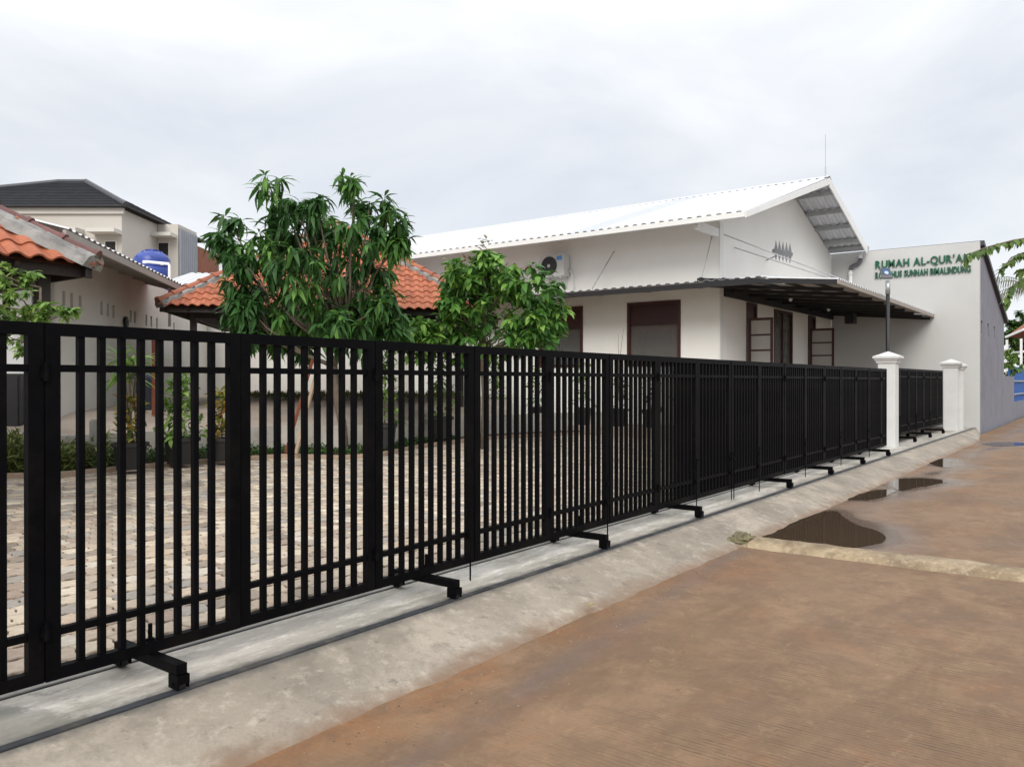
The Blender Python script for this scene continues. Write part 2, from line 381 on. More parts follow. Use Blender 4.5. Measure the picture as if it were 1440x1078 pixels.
def road_mat():
    m = bpy.data.materials.new("brown concrete road"); m.use_nodes = True
    t = m.node_tree; N = t.nodes; b = N['Principled BSDF']; LL = t.links.new
    tcn = N.new("ShaderNodeTexCoord"); ov = tcn.outputs['Object']
    def noi(s, d=6, ro=.6, dist=0, sc=None):
        n = N.new("ShaderNodeTexNoise"); n.inputs['Scale'].default_value = s; n.inputs['Detail'].default_value = d
        n.inputs['Roughness'].default_value = ro; n.inputs['Distortion'].default_value = dist
        if sc:
            q = N.new("ShaderNodeMapping"); q.inputs['Scale'].default_value = sc; LL(ov, q.inputs[0]); LL(q.outputs[0], n.inputs['Vector'])
        else: LL(ov, n.inputs['Vector'])
        return n.outputs['Fac']
    def rmp(src, p0, p1, v0=0., v1=1.):
        r = N.new("ShaderNodeMapRange"); r.inputs['From Min'].default_value = p0; r.inputs['From Max'].default_value = p1
        r.inputs['To Min'].default_value = v0; r.inputs['To Max'].default_value = v1; LL(src, r.inputs['Value']); return r.outputs[0]
    def mx(fac, a, c, mode='MIX'):
        n = N.new("ShaderNodeMixRGB"); n.blend_type = mode
        if isinstance(fac, float): n.inputs[0].default_value = fac
        else: LL(fac, n.inputs[0])
        for k, q in ((1, a), (2, c)):
            if isinstance(q, tuple): n.inputs[k].default_value = (*q, 1)
            else: LL(q, n.inputs[k])
        return n.outputs[0]
    def mth(op, a, c):
        n = N.new("ShaderNodeMath"); n.operation = op
        for k, q in ((0, a), (1, c)):
            if isinstance(q, (int, float)): n.inputs[k].default_value = q
            else: LL(q, n.inputs[k])
        return n.outputs[0]
    def att(nm):
        a = N.new("ShaderNodeAttribute"); a.attribute_name = nm; return a.outputs['Fac']
    wet, red, trk, grl = att('wet'), att('mud'), att('track'), att('groove')
    col = mx(rmp(noi(.55, 7, .62), .35, .66), (.175,.105,.056), (.245,.153,.087))
    col = mx(rmp(noi(1.3, 9, .72, .3, (.6, 1.3, 1)), .46, .62, 0, .8), col, (.145,.086,.046))
    col = mx(mth('MULTIPLY', red, rmp(noi(1.3, 7, .65, .7), .42, .68, 0, .8)), col, (.25,.105,.036))
    col = mx(mth('MULTIPLY', trk, .9), col, (.135,.098,.082))
    col = mx(mth('MULTIPLY', wet, rmp(noi(2.2, 6, .6), .3, .6, .6, 1.)), col, (.165,.12,.095))
    col = mx(rmp(wet, .78, 1., 0, .75), col, (.085,.058,.04))
    # transverse broom grooves: thin bands that run across the road
    wv = N.new("ShaderNodeTexWave"); wv.wave_type = 'BANDS'; wv.bands_direction = 'X'; wv.inputs['Scale'].default_value = 9.5
    wv.inputs['Distortion'].default_value = 1.6; wv.inputs['Detail'].default_value = 3; wv.inputs['Detail Scale'].default_value = 1.3
    LL(ov, wv.inputs['Vector'])
    gm = rmp(noi(.7, 6, .65, .4), .33, .52)
    streak = rmp(noi(6, 5, .7, .0, (6.5, .55, 1)), .42, .56)
    grv = mth('MULTIPLY', mth('MULTIPLY', mth('MULTIPLY', rmp(wv.outputs['Fac'], .05, .5, 1, 0), gm), streak), grl)
    col = mx(mth('MULTIPLY', grv, rmp(noi(2.1, 8, .72, .2), .36, .62, .15, .9)), col, (.05,.031,.018))
    col = mx(rmp(noi(.95, 9, .72, .3), .55, .68, 0, .5), col, (.215,.098,.042))
    col = mx(.2, col, mx(rmp(noi(70, 4, .7), .35, .65), (.5,.46,.42), (1.,1.,1.)), 'MULTIPLY')
    col = mx(rmp(noi(3.4, 9, .75, .2), .47, .60, 0, .5), col, (.12,.074,.043))
    col = mx(rmp(noi(5.0, 9, .75, 1.), .56, .70, 0, .40), col, (.33,.215,.125))
    col = mx(rmp(noi(11, 4, .7), .65, .71, 0, .75), col, (.06,.040,.024))
    LL(col, b.inputs['Base Color'])
    LL(mth('SUBTRACT', rmp(noi(1.1, 5), .3, .7, .62, .85), mth('MULTIPLY', wet, .55)), b.inputs['Roughness'])
    b.inputs['Specular IOR Level'].default_value = .4
    bp = N.new("ShaderNodeBump"); bp.inputs['Strength'].default_value = .35; bp.inputs['Distance'].default_value = .006
    hh = mth('SUBTRACT', noi(45, 6, .7), mth('MULTIPLY', grv, .9)); LL(hh, bp.inputs['Height']); LL(bp.outputs[0], b.inputs['Normal'])
    return m
M_ROAD = road_mat()
def water_mat():
    m = bpy.data.materials.new("muddy water"); m.use_nodes = True
    b = m.node_tree.nodes['Principled BSDF']; N = m.node_tree.nodes
    b.inputs['Base Color'].default_value = (.055,.036,.022, 1); b.inputs['Roughness'].default_value = .03
    b.inputs['IOR'].default_value = 1.33; b.inputs['Specular IOR Level'].default_value = .5
    n = N.new("ShaderNodeTexNoise"); n.inputs['Scale'].default_value = 3; bp = N.new("ShaderNodeBump"); bp.inputs['Strength'].default_value = .03
    m.node_tree.links.new(n.outputs['Fac'], bp.inputs['Height']); m.node_tree.links.new(bp.outputs[0], b.inputs['Normal']); return m
M_WATER = water_mat()

# ------------------------------------------------------------------ ground, road, apron, strip
g = MB(); S = 2500
g.add([(-S,-S,-.32),(S,-S,-.32),(S,S,-.32),(-S,S,-.32)], [(0,1,2,3)])
tag(g.build('ground', M_GROUND), kind='structure')

ROAD_Z = -.18
PUDDLES = [  # outlines as (depth, sideways) pairs found on the road plane
 [(1066,756),(1085,745),(1112,734),(1150,722),(1176,719),(1188,728),(1206,738),(1232,746),(1246,754),(1243,761),(1220,767),(1180,769),(1120,762)],
 [(1260,674),(1290,672),(1318,674),(1332,678),(1312,682),(1288,686),(1266,690),(1256,683)],
 [(1308,650),(1322,645),(1336,645),(1338,651),(1334,657),(1318,655)],
 [(1192,702),(1212,694),(1240,689),(1262,690),(1246,697),(1222,702)],
 [(1384,624.5),(1404,622),(1432,622),(1446,624),(1430,626.5),(1405,627)],
]
def on_road(px, y, z=ROAD_Z):
    t = (EYE - z) * F_PX / (y - HORIZON); return Q(px, t, z)
PUD_W = [[on_road(*p) for p in poly] for poly in PUDDLES]
def seg_d(p, a, b):
    ab = b - a; u = max(0, min(1, (p - a).dot(ab) / max(1e-9, ab.dot(ab)))); return (p - a - ab*u).length
def in_poly(p, poly):
    c = False; n = len(poly)
    for i in range(n):
        a, b = poly[i], poly[(i+1) % n]
        if (a.y > p.y) != (b.y > p.y) and p.x < (b.x-a.x)*(p.y-a.y)/(b.y-a.y)+a.x: c = not c
    return c
xs = list(np.arange(-30, 0, 1.0)) + list(np.arange(0, 34, .14)) + list(np.arange(34, 120, 1.0)) + [120]
ys = [-2.4, -2.0, -1.5, -1.0, -.5] + list(np.arange(0, 3.6, .12)) + [3.62]
vs = []; wet = []; mud = []; trk = []; grl = []
for y in ys:
    for x in xs:
        p = Vector((x, y, ROAD_Z)); vs.append((x, y, ROAD_Z)); wv = 0
        if 7 < x < 40:
            for poly in PUD_W:
                c = poly[0]
                if abs(c.x - x) > 9: continue
                big = max(abs(q.x - c.x) for q in poly) + .3
                d = 0 if in_poly(p, poly) else min(seg_d(p, poly[i], poly[(i+1) % len(poly)]) for i in range(len(poly)))
                reach = .5 + .5*max(0, noise.noise(Vector((x*.7, y*1.3, 3))))
                wv = max(wv, max(0, 1 - d/reach))
            if x > 9: wv = max(wv, max(0, 1 - abs(y - 2.75 + .25*noise.noise(Vector((x*.5,0,8)))) / .5) * (.55 + .5*noise.noise(Vector((x*.6, y, 1)))))
        wet.append(min(1, wv*1.3)); gu = max(0, min(1, (2.45 + .4*noise.noise(Vector((x*.4, 0, 2))) - y)/.9)); grl.append(.2 + .8*gu*gu*(3-2*gu))
        edge = max(0, 1 - (3.3 - y) / (.65 + .5*noise.noise(Vector((x*.6, 5, 0)))))
        mud.append(min(1, edge * 1.2) if x < 9.2 else edge*.35)
        tl = 2.37 + .0995*x
        trk.append(max(0, 1 - abs(y - tl) / .17) * (1 if x < 8.4 else 0) * (.75 + .5*noise.noise(Vector((x*1.1, y*2, 9)))))
nx = len(xs)
fs = [(j*nx+i, j*nx+i+1, (j+1)*nx+i+1, (j+1)*nx+i) for j in range(len(ys)-1) for i in range(nx-1)]
g = MB(); g.add(vs, fs); road = tag(g.build('road', M_ROAD), kind='structure')
for nm, arr in (('wet', wet), ('mud', mud), ('track', trk), ('groove', grl)):
    a = road.data.attributes.new(nm, 'FLOAT', 'POINT'); a.data.foreach_set('value', [max(0., float(q)) for q in arr])
g = MB(); g.box(-30, 120, -40, -2.4, -.4, -.06); tag(g.build('verge', M_SOIL), kind='structure')

for poly in PUD_W:                                   # sheets of standing water with an uneven outline
    n = len(poly); pts = []
    for i in range(n):
        p0, p1, p2, p3 = poly[i-1], poly[i], poly[(i+1) % n], poly[(i+2) % n]
        for k in range(5):
            u = k/5
            q = .5*((2*p1) + (p2-p0)*u + (2*p0-5*p1+4*p2-p3)*u*u + (3*p1-p0-3*p2+p3)*u**3)
            j = noise.noise(q*2.3)*.07 + noise.noise(q*9)*.035; pts.append((q.x + j, q.y + j*.6, ROAD_Z + .004))
    area = sum(pts[i][0]*pts[(i+1) % len(pts)][1] - pts[(i+1) % len(pts)][0]*pts[i][1] for i in range(len(pts)))
    if area < 0: pts.reverse()
    c = sum((Vector(p) for p in pts), Vector())/len(pts)
    o = MB().add(pts, [tuple(range(len(pts)))]).build('puddle', M_WATER, loc=c); tag(o, kind='structure')

# sloped apron between road and gate strip
xs = list(np.arange(-12, -1, .5)) + list(np.arange(-1, 16, .08)) + list(np.arange(16, 32, .25)) + [32]
vs = []; fs = []; K = 7
for x in xs:
    e = 3.24 + .035*noise.noise(Vector((x*1.1, 0, 0))) + .022*noise.noise(Vector((x*4.3, 7, 0))) + .012*noise.noise(Vector((x*13, 3, 0)))
    if x > 27.5: e += (x - 27.5)*.12
    for k in range(K):
        u = k/(K-1); y = 3.865 + (e - .03 - 3.865)*u
        z = .002 + (-.19)*(u**1.12) + (.006*noise.noise(Vector((x*1.7, y*3, 2))) if 0 < k else 0)
        vs.append((x, y, z))
fs = [(i*K+k, i*K+k+1, (i+1)*K+k+1, (i+1)*K+k) for i in range(len(xs)-1) for k in range(K-1)]
tag(MB().add(vs, fs).build('apron', M_APRON, smooth=True), kind='structure')
g = MB(); g.box(-12, 31.98, 3.862, 4.62, -.3, 0); tag(g.build('gate_strip', M_STRIP), kind='structure')

# hump across the road
xs_ = [(0,-.02),(.06,.045),(.16,.078),(.30,.082),(.42,.05),(.52,-.02)]
vs = []; yv = list(np.arange(3.33, -2.5, -.09)); K = len(xs_)
for y in yv:
    dx = 8.42 + (3.3 - y)*.012 + .03*noise.noise(Vector((y*1.7,0,1)))
    endf = min(1, max(.25, (3.36 - y)/.25))
    for k, (x, z) in enumerate(xs_):
        n_ = noise.noise(Vector((x*9, y*5, 4)))
        vs.append((dx + x + .02*n_, y, ROAD_Z + max(-.02, z*endf + .012*n_ + (.02*noise.noise(Vector((x*20, y*16, 9))) if y > 2.9 else 0))))
fs = [(i*K+k, i*K+k+1, (i+1)*K+k+1, (i+1)*K+k) for i in range(len(yv)-1) for k in range(K-1)] + [tuple(range(K-1,-1,-1))]
tag(MB().add(vs, [f[::-1] for f in fs]).build('speed_hump', M_BUMP, smooth=True), kind='structure')

def rock(name, p, s, m, label, cat, sd_):
    bm = MB(); n = 18; rings = 12; vs = []
    for i in range(rings+1):
        a = math.pi*i/rings
        for k in range(n):
            b_ = 2*math.pi*k/n; d = Vector((math.sin(a)*math.cos(b_), math.sin(a)*math.sin(b_), math.cos(a)))
            q = 1 + .45*noise.noise(d*1.7 + Vector((sd_,0,0))) + .3*noise.noise(d*5 + Vector((0,sd_,0))); vs.append(Vector(p) + Vector((d.x*s[0]*q, d.y*s[1]*q, d.z*s[2]*q)))
    fs = [(i*n+k, (i+1)*n+k, (i+1)*n+(k+1) % n, i*n+(k+1) % n) for i in range(rings) for k in range(n)]
    return tag(bm.add(vs, fs).build(name, m, loc=p), label, cat)
M_RUBBLE = mat("mossy broken concrete", (.15,.13,.07), .95, .5, 16, .9, 30, dirt=(.03,.03,.018), dscale=14, damt=.9)
rock('concrete_lump', (8.66, 3.30, -.15), (.2,.13,.075), M_RUBBLE, 'rough mossy broken concrete lump at the kerb end of the road hump', 'lump', 3)
for i, (px, y, s, lab) in enumerate(((640, 874, .018, 'small dark stone lying on the concrete apron beside the second caster'), (138, 1050, .02, 'small dark clod on the apron at the bottom of the photo'))):
    t = (EYE + .08) * F_PX / (y - HORIZON); q = Q(px, t, -.075); rock('pebble', q, (s*1.5, s, s*.6), M_SOIL, lab, 'stone', 11+i)

# guide rails for the casters: parts of the setting
g = MB(); g.box(-12, 31.9, 3.868, 3.905, .0005, .012); g.box(-12, 31.9, 3.915, 3.93, .0005, .008); tag(g.build('guide_rail', M_STEELDK), 'flat steel caster rail along the outer edge of the gate strip', 'rail')
g = MB(); g.box(-12, 31.9, 4.505, 4.525, .0005, .008); tag(g.build('guide_rail', M_STEELDK), 'thin steel caster rail behind the black gate on the yard side', 'rail')

# ------------------------------------------------------------------ sliding folding gates
PITCH = 1.0935; GATE_Y = 4.19
def leaf_mesh(w, name):
    g = MB(); g.box(0, .07, -.025, .025, .147, 1.9); g.box(w-.07, w, -.025, .025, .147, 1.9)
    g.box(.07, w-.07, -.025, .025, 1.838, 1.9); g.box(.07, w-.07, -.025, .025, .147, .208)
    g.box(.07, w-.07, -.019, .019, 1.66, 1.696); g.box(.07, w-.07, -.019, .019, .362, .398)
    return g.mesh(name, M_BLACK)
LEAF_FULL = leaf_mesh(PITCH - .006, 'gate_leaf'); LEAF_HALF = leaf_mesh(.52, 'gate_leaf')
g = MB(); g.box(-.0155, .0155, -.0175, .0175, .2085, 1.8375); BAR = g.mesh('bar', M_BLACK)
g = MB(); g.tube([(0,0,-.045),(0,0,.045)], .014, 10); g.box(-.022, .022, 0, .014, -.03, .03); HINGE = g.mesh('hinge', M_BLACK)
g = MB(); g.tube([(0,0,.012),(0,0,.66)], .007, 8); g.box(-.02, .02, -.012, .014, .36, .40); g.box(-.02, .02, -.012, .014, .55, .58); g.tube([(0,0,.64),(.0,-.035,.64)], .006, 6)
BOLT = g.mesh('drop_bolt', M_BLACK)
g = MB(); g.box(-.03, .03, -.33, .31, .092, .146); ARM = g.mesh('caster_arm', M_BLACK)
g = MB()
for s in (-1, 1): g.box(s*.03 - .004, s*.03 + .004, -.045, .04, .02, .092)
g.box(-.034, .034, -.049, -.045, .045, .092); g.tube([(-.04,0,.042),(.04,0,.042)], .008, 8); FORK = g.mesh('fork', M_BLACK)
g = MB(); g.lathe((-.024,0,.043), [(.028,0),(.041,.006),(.041,.042),(.028,.048)], 18, (1,0,0)); WHEEL = g.mesh('wheel', M_RUBBER, smooth=False)
g = MB(); g.tube([(0,0,.208),(0,0,.30)], .012, 8); g.box(-.02,.02,-.012,.012,.208,.222); PIN = g.mesh('lifting_pin', M_BLACK)
T = lambda x, y, z=0: Matrix.Translation((x, y, z))
def gate(x_start, leaves, y, dz, label, casters, bolts, hinges, half=False):
    root = thing('folding_gate', (x_start, y, 0), label, 'gate', 'black steel folding gates along the road')
    x = x_start
    for i in range(leaves + (1 if half else 0)):
        full = i < leaves
        jy = .004*math.sin(i*2.3)
        w = (PITCH - .006) if full else .52
        lf = place('gate_leaf', LEAF_FULL if full else LEAF_HALF, root, T(x, y + jy, dz))
        nb = 8 if full else 3
        for k in range(nb):
            bx = x + .07 + (w - .14) * (k+1) / (nb+1)
            place('bar', BAR, lf, T(bx, y + jy, dz))
        if full and i in casters:
            a = place('caster_arm', ARM, root, T(x + w/2, y + .02, 0))
            for yy in (-.30, .285):
                place('fork', FORK, a, T(x + w/2, y + .02 + yy, 0)); place('wheel', WHEEL, a, T(x + w/2, y + .02 + yy, 0))
            place('lifting_pin', PIN, root, T(x + w/2, y, dz))
        x += w + .006
    for bx in bolts: place('drop_bolt', BOLT, root, T(bx, y - .04, dz))
    for hx in hinges:
        for hz in (1.66, .40): place('hinge', HINGE, root, T(hx, y - .036, hz + dz))
    return root
X0 = 1.765
gate(X0 - 2*PITCH, 10, GATE_Y, 0, 'near black barred folding gate on casters in front of the paved yard', {0,2,4,6,8},
     [X0 + PITCH*k - .075 for k in (3,5,7)] + [X0 + 8*PITCH - .035], [X0 + PITCH*k for k in (0,2,4,6)])
X1 = X0 + 8*PITCH + .012
gate(X1, 8, GATE_Y, 0, 'middle black folding gate ending against the first white pillar', {1,3,5,7},
     [X1 + .04] + [X1 + PITCH*k - .075 for k in (1,3,5,7)], [X1 + PITCH*k for k in (2,4,6,8)], half=True)
X2 = 21.80
gate(X2, 7, 4.52, .06, 'far black folding gate standing between the two white pillars', {1,3,5}, [X2 + PITCH*k - .075 for k in (1,3,5)], [X2 + PITCH*k for k in (2,4,6)])

def pillar(x, y, w, label, ht=2.07):
    root = thing('gate_pillar', (x, y, 0), label, 'pillar', 'white pillars of the gate line')
    g = MB(); g.box(x-w/2, x+w/2, y-w/2, y+w/2, -.05, ht); g.build('shaft', M_PILLAR, root, bevel=.008)
    g = MB(); prof = [(0,0),(.03,.02),(.035,.06),(.06,.08),(.075,.12),(.10,.13),(.10,.18)]
    vs = []; fs = []
    for (o_, h) in prof:
        a = w/2 + o_ + .002; vs += [(x-a,y-a,ht-.02+h),(x+a,y-a,ht-.02+h),(x+a,y+a,ht-.02+h),(x-a,y+a,ht-.02+h)]
    n = len(prof)
    fs = [(i*4+k, i*4+(k+1) % 4, (i+1)*4+(k+1) % 4, (i+1)*4+k) for i in range(n-1) for k in range(4)] + [(3,2,1,0)]
    vs.append((x, y, ht+.29)); fs += [((n-1)*4+k, (n-1)*4+(k+1) % 4, n*4) for k in range(4)]
    g.add(vs, fs); g.build('cap', M_PILLAR, root)
    return root
pillar(21.55, 4.5, .40, 'white pillar at the end of the middle black gate, nearest and tallest looking')
pillar(30.0, 4.34, .40, 'white pillar closing the far end of the far black gate')
pillar(30.56, 4.26, .40, 'white pillar stub partly hidden right behind the farther gate pillar', 2.0)

# ------------------------------------------------------------------ yard paving
yb = [(-420,9.5),(-200,11.2),(85,12.2),(160,12.9),(300,14.3),(400,15.3),(480,15.2),(530,15.7),(600,18),(680,20),(760,21.4),(840,22.4),(880,22.9)]
def yb_t(px):
    if px <= yb[0][0]: return yb[0][1]
    for (a, ta), (b, tb) in zip(yb, yb[1:]):
        if px <= b: return ta + (tb-ta)*(px-a)/(b-a)
    return 60
g = MB(); g.add([(-9,4.62,-.012),(36,4.62,-.012),(36,30,.496),(-9,30,.496)], [(0,1,2,3)])
yard = tag(g.build('courtyard', M_JOINT), kind='structure')
PW = .225
ol = []
side = [(-.5,-.5),(-.18,-.42),(.18,-.58),(.5,-.5)]          # the wavy edge; the other three are the same edge turned
for k in range(4):
    a = k*math.pi/2
    for (u, v) in side[:3]: ol.append((u*math.cos(a) - v*math.sin(a), u*math.sin(a) + v*math.cos(a)))
def paver_verts():
    top = [(u*PW*.90, v*PW*.90, .0) for (u, v) in ol]; ch = [(u*PW*.95, v*PW*.95, -.007) for (u, v) in ol]; bot = [(u*PW*.95, v*PW*.95, -.04) for (u, v) in ol]
    n = len(ol); fs = [tuple(range(n))]
    for b_ in (0, n): fs += [(b_+i, b_+n+i, b_+n+(i+1) % n, b_+(i+1) % n) for i in range(n)]
    return np.array(top+ch+bot), fs
PV, PF = paver_verts()
g = MB(); g.add(PV.tolist(), PF); PAVER = g.mesh('paving_stone', M_PAVE)
stones = []
for j in range(int(10.5/PW) + 30):
    y = 4.74 + j*PW
    for i in range(int(30/PW)):
        x = -6.5 + (i + .5*(j % 2))*PW
        if x > 19.1 or y > 17.5: continue
        t = x*CT + y*ST; r = x*ST - y*CT
        px = 720 + F_PX*r/t if t > .3 else -9999
        if px < -420 or t > yb_t(px): continue
        vis = (-20 < px < 1000)
        stones.append((t + (0 if vis else 100), x, y))
stones.sort()
slope_rot = Matrix.Rotation(math.atan(.02), 4, 'X')
def joined(name, base_v, base_f, mats4, m, parent, shade=None, kind='stuff', smooth=False):
    n = len(mats4); nv = len(base_v)
    A = np.array([[list(r_) for r_ in M_] for M_ in mats4]) if n else np.zeros((0,4,4))
    hv = np.c_[base_v, np.ones(nv)]; allv = np.einsum('nij,vj->nvi', A, hv)[:, :, :3].reshape(-1, 3)
    Mi = np.array([list(r_) for r_ in W[parent.name].inverted()]) if parent is not None else np.eye(4)
    allv = allv @ Mi[:3,:3].T + Mi[:3,3]
    me = bpy.data.meshes.new(name); me.vertices.add(len(allv)); me.vertices.foreach_set('co', allv.ravel())
    lens = np.array([len(f) for f in base_f]); flat = np.concatenate([np.array(f) for f in base_f])
    loops = (flat[None, :] + (np.arange(n)*nv)[:, None]).ravel(); tot = np.tile(lens, n); st = np.concatenate([[0], np.cumsum(tot)[:-1]])
    me.loops.add(len(loops)); me.loops.foreach_set('vertex_index', loops.astype(np.int32))
    me.polygons.add(len(tot)); me.polygons.foreach_set('loop_start', st.astype(np.int32)); me.polygons.foreach_set('loop_total', tot.astype(np.int32))
    me.materials.append(m); me.update(calc_edges=True)
    sh = np.repeat(np.array(shade if shade is not None else np.random.rand(n)), nv)
    a = me.attributes.new('shade', 'FLOAT', 'POINT'); a.data.foreach_set('value', sh.astype(np.float32))
    if smooth: me.polygons.foreach_set('use_smooth', np.ones(len(tot), dtype=bool))
    o = link(bpy.data.objects.new(name, me), parent, W[parent.name] if parent is not None else None)
    if kind: o['kind'] = kind
    return o
rest = []
for n_, (_, x, y) in enumerate(stones):
    Mx = Matrix.Translation((x, y, yard_z(x, y) + ru(-.003, .005))) @ Matrix.Rotation(R(90)*random.randrange(4), 4, 'Z') @ Matrix.Rotation(ru(-.02,.02), 4, 'X') @ Matrix.Rotation(ru(-.02,.02), 4, 'Y') @ Matrix.Scale(ru(.985,1.0), 4)
    if n_ < 300: place('paving_stone', PAVER, yard, Mx)
    else: rest.append(Mx)
joined('paving_stones', PV, PF, rest, M_PAVES, yard)

# planting bed, kerb, terrace that climbs to the walls behind
def radial(name, prof, m, kind='structure', px0=-420, px1=880, step=16):
    """a strip along the yard's edge; prof: (offset outward, height) pairs"""
    vs = []; K = len(prof); cols = list(range(px0, px1+1, step))
    for px in cols:
        t0 = yb_t(px)
        for (d, z) in prof:
            q = Q(px, t0 + d); vs.append((q.x, q.y, z + (yard_z(q.x, q.y) if z < .3 else 0)))
    fs = [(i*K+k, (i+1)*K+k, (i+1)*K+k+1, i*K+k+1) for i in range(len(cols)-1) for k in range(K-1)]
    return tag(MB().add(vs, fs).build(name, m), kind=kind)
radial('kerb', [(-.02,-.03),(-.02,.07),(.10,.07),(.10,.02)], M_CURB)
radial('planting_bed', [(.09,.03),(.5,.09),(.98,.06)], M_SOIL)
radial('low_garden_wall', [(.96,-.02),(.96,.72),(1.12,.72),(1.12,.5)], M_LOWWALL)
radial('terrace', [(1.115,.66),(1.8,.80),(3.0,1.02),(6,1.10),(16,1.2),(26,1.2)], M_TERRACE, px1=720)

# ------------------------------------------------------------------ leaves and trees
def leaf_shape(L_, Wd, droop=.35, fold=.25, stations=((0,.10),(.25,.75),(.5,1.0),(.78,.6),(1,.03))):
    vs = []; fs = []
    for i, (u, w) in enumerate(stations):
        x = L_*(u - .12*droop*u*u); z = -L_*droop*u*u*.9
        hw = Wd/2*w
        vs += [(x, -hw, z + fold*hw), (x, 0, z), (x, hw, z + fold*hw)]
    for i in range(len(stations)-1):
        b_ = i*3; fs += [(b_, b_+3, b_+4, b_+1), (b_+1, b_+4, b_+5, b_+2)]
    return np.array(vs), fs
CAM = Vector((0,0,EYE))
def scatter_leaves(root, mats_, lv, lf, leafM, singles=300, shade=None, name='leaf', mass='foliage'):
    """the leaves nearest the lens as objects, the others as one part"""
    g = MB(); g.add(lv.tolist(), lf); me = g.mesh(name, leafM[0], smooth=True)
    order = sorted(range(len(mats_)), key=lambda i: (mats_[i].translation - CAM).length)
    for i in order[:singles]: place(name, me, root, mats_[i])
    if len(order) > singles:
        joined(mass, lv, lf, [mats_[i] for i in order[singles:]], leafM[1], root, [shade[i] for i in order[singles:]] if shade else None, smooth=True)
def leafM(p, az, el, roll, s):
    return Matrix.Translation(p) @ Matrix.Rotation(az, 4, 'Z') @ Matrix.Rotation(-el, 4, 'Y') @ Matrix.Rotation(roll, 4, 'X') @ Matrix.Scale(s, 4)
def limb(root, a, b, r0, r1, sag=.12, name='branch', n=6):
    a = Vector(a); b = Vector(b); pts = []
    for i in range(n+1):
        u = i/n; p = a.lerp(b, u); p.z += -sag*(b-a).length*math.sin(math.pi*u)*(.6)
        if 0 < i < n: p += Vector((ru(-1,1), ru(-1,1), ru(-1,1)))*.02*(b-a).length
        pts.append(p)
    return MB().tube(pts, [r0 + (r1-r0)*i/n for i in range(n+1)], 7).build(name, M_BARK, root, smooth=True)

# mango tree in the round bed
MT = 15.9
base = Q(484, MT, .20)
tree = thing('mango_tree', base, 'tall mango tree with drooping dark green leaves in front of the orange pavilion roof', 'tree')
top = V(470, 515, MT)
trunk = [base - Z*.1, base + (top-base)*.35 + RT*.03, base + (top-base)*.7 - RT*.03, top]
MB().tube(trunk, [.11,.085,.08,.07], 10).build('trunk', M_BARK, tree, smooth=True)
clusters = [(322,312,30),(312,338,20),(343,372,34),(385,268,36),(392,300,34),(400,330,34),(440,280,30),(458,305,30),(436,312,26),(500,252,34),(505,282,34),(520,285,34),(548,298,30),(560,318,24),(500,322,34),(470,325,32),
 (428,348,44),(405,370,40),(520,355,42),(538,394,28),(490,390,44),(440,400,46),(395,392,44),(360,410,36),(345,432,30),(455,432,46),(400,438,42),(500,424,46),(540,425,30),(430,452,44),(330,358,26),(470,360,40),
 (372,345,34),(515,447,36),(378,462,32),(330,402,22),(480,450,40),(552,340,26),(530,325,30),(415,290,22),(350,455,36),(395,465,44),(430,472,44),(470,470,46),(510,468,42),(548,452,34),(330,425,24)]
lv, lf = leaf_shape(.385, .094, .75, .3)
LM = []; LSH = []
forks = [top, top + Z*.5 - RT*.25, top + Z*.75 + RT*.2, top + Z*.2 - RT*.5]
MB().tube([top, forks[1]], [.06,.045], 8).build('branch', M_BARK, tree, smooth=True)
MB().tube([top, forks[2]], [.06,.045], 8).build('branch', M_BARK, tree, smooth=True)
MB().tube([top, forks[3]], [.05,.035], 8).build('branch', M_BARK, tree, smooth=True)
for (px, y, s) in clusters:
    dep = MT + ru(-1.1, 1.1) * (1 - abs(px-440)/240); c = V(px, y, dep)
    f = min(forks, key=lambda q: (q - c).length + .3*max(0, q.z - c.z))
    limb(tree, f, c + Z*.02, .032, .012, .10)
    rad = s/F_PX*MT; young = rnd() < .3
    for sub in range(5 if y < 330 else 9):
        cc = c + Vector((ru(-1,1)*.62*rad, ru(-1,1)*.62*rad, ru(-.6,.6)*rad)) if sub else c
        for k in range(16):
            az = ru(0, 2*math.pi); el = R(random.choice((40, 10, -15, -38, -55, -70))) + ru(-.25,.25)
            LM.append(leafM(cc + Vector((math.cos(az), math.sin(az), 0))*.02 - Z*ru(0,.1), az, el, ru(-.5,.5), ru(.62,1.02)))
            LSH.append(min(1, (.0 if not young else .5) + rnd()*.6))
scatter_leaves(tree, LM, lv, lf, ML_MANGO, 300, LSH)
# two props that lean against the trunk
for i, (pa, pb, lab) in enumerate((((402,640),(440,505),'reddish timber prop leaning on the mango trunk'), ((416,640),(446,520),'paler second timber prop leaning against the mango trunk'))):
    a = Q(pa[0], MT - .5 - .3*i, .25); b_ = V(pb[0], pb[1], MT - .15)
    tag(MB().beam(a, b_, .06, .045).build('timber_prop', M_REDWOOD if i == 0 else M_CURB, loc=a), lab, 'prop')

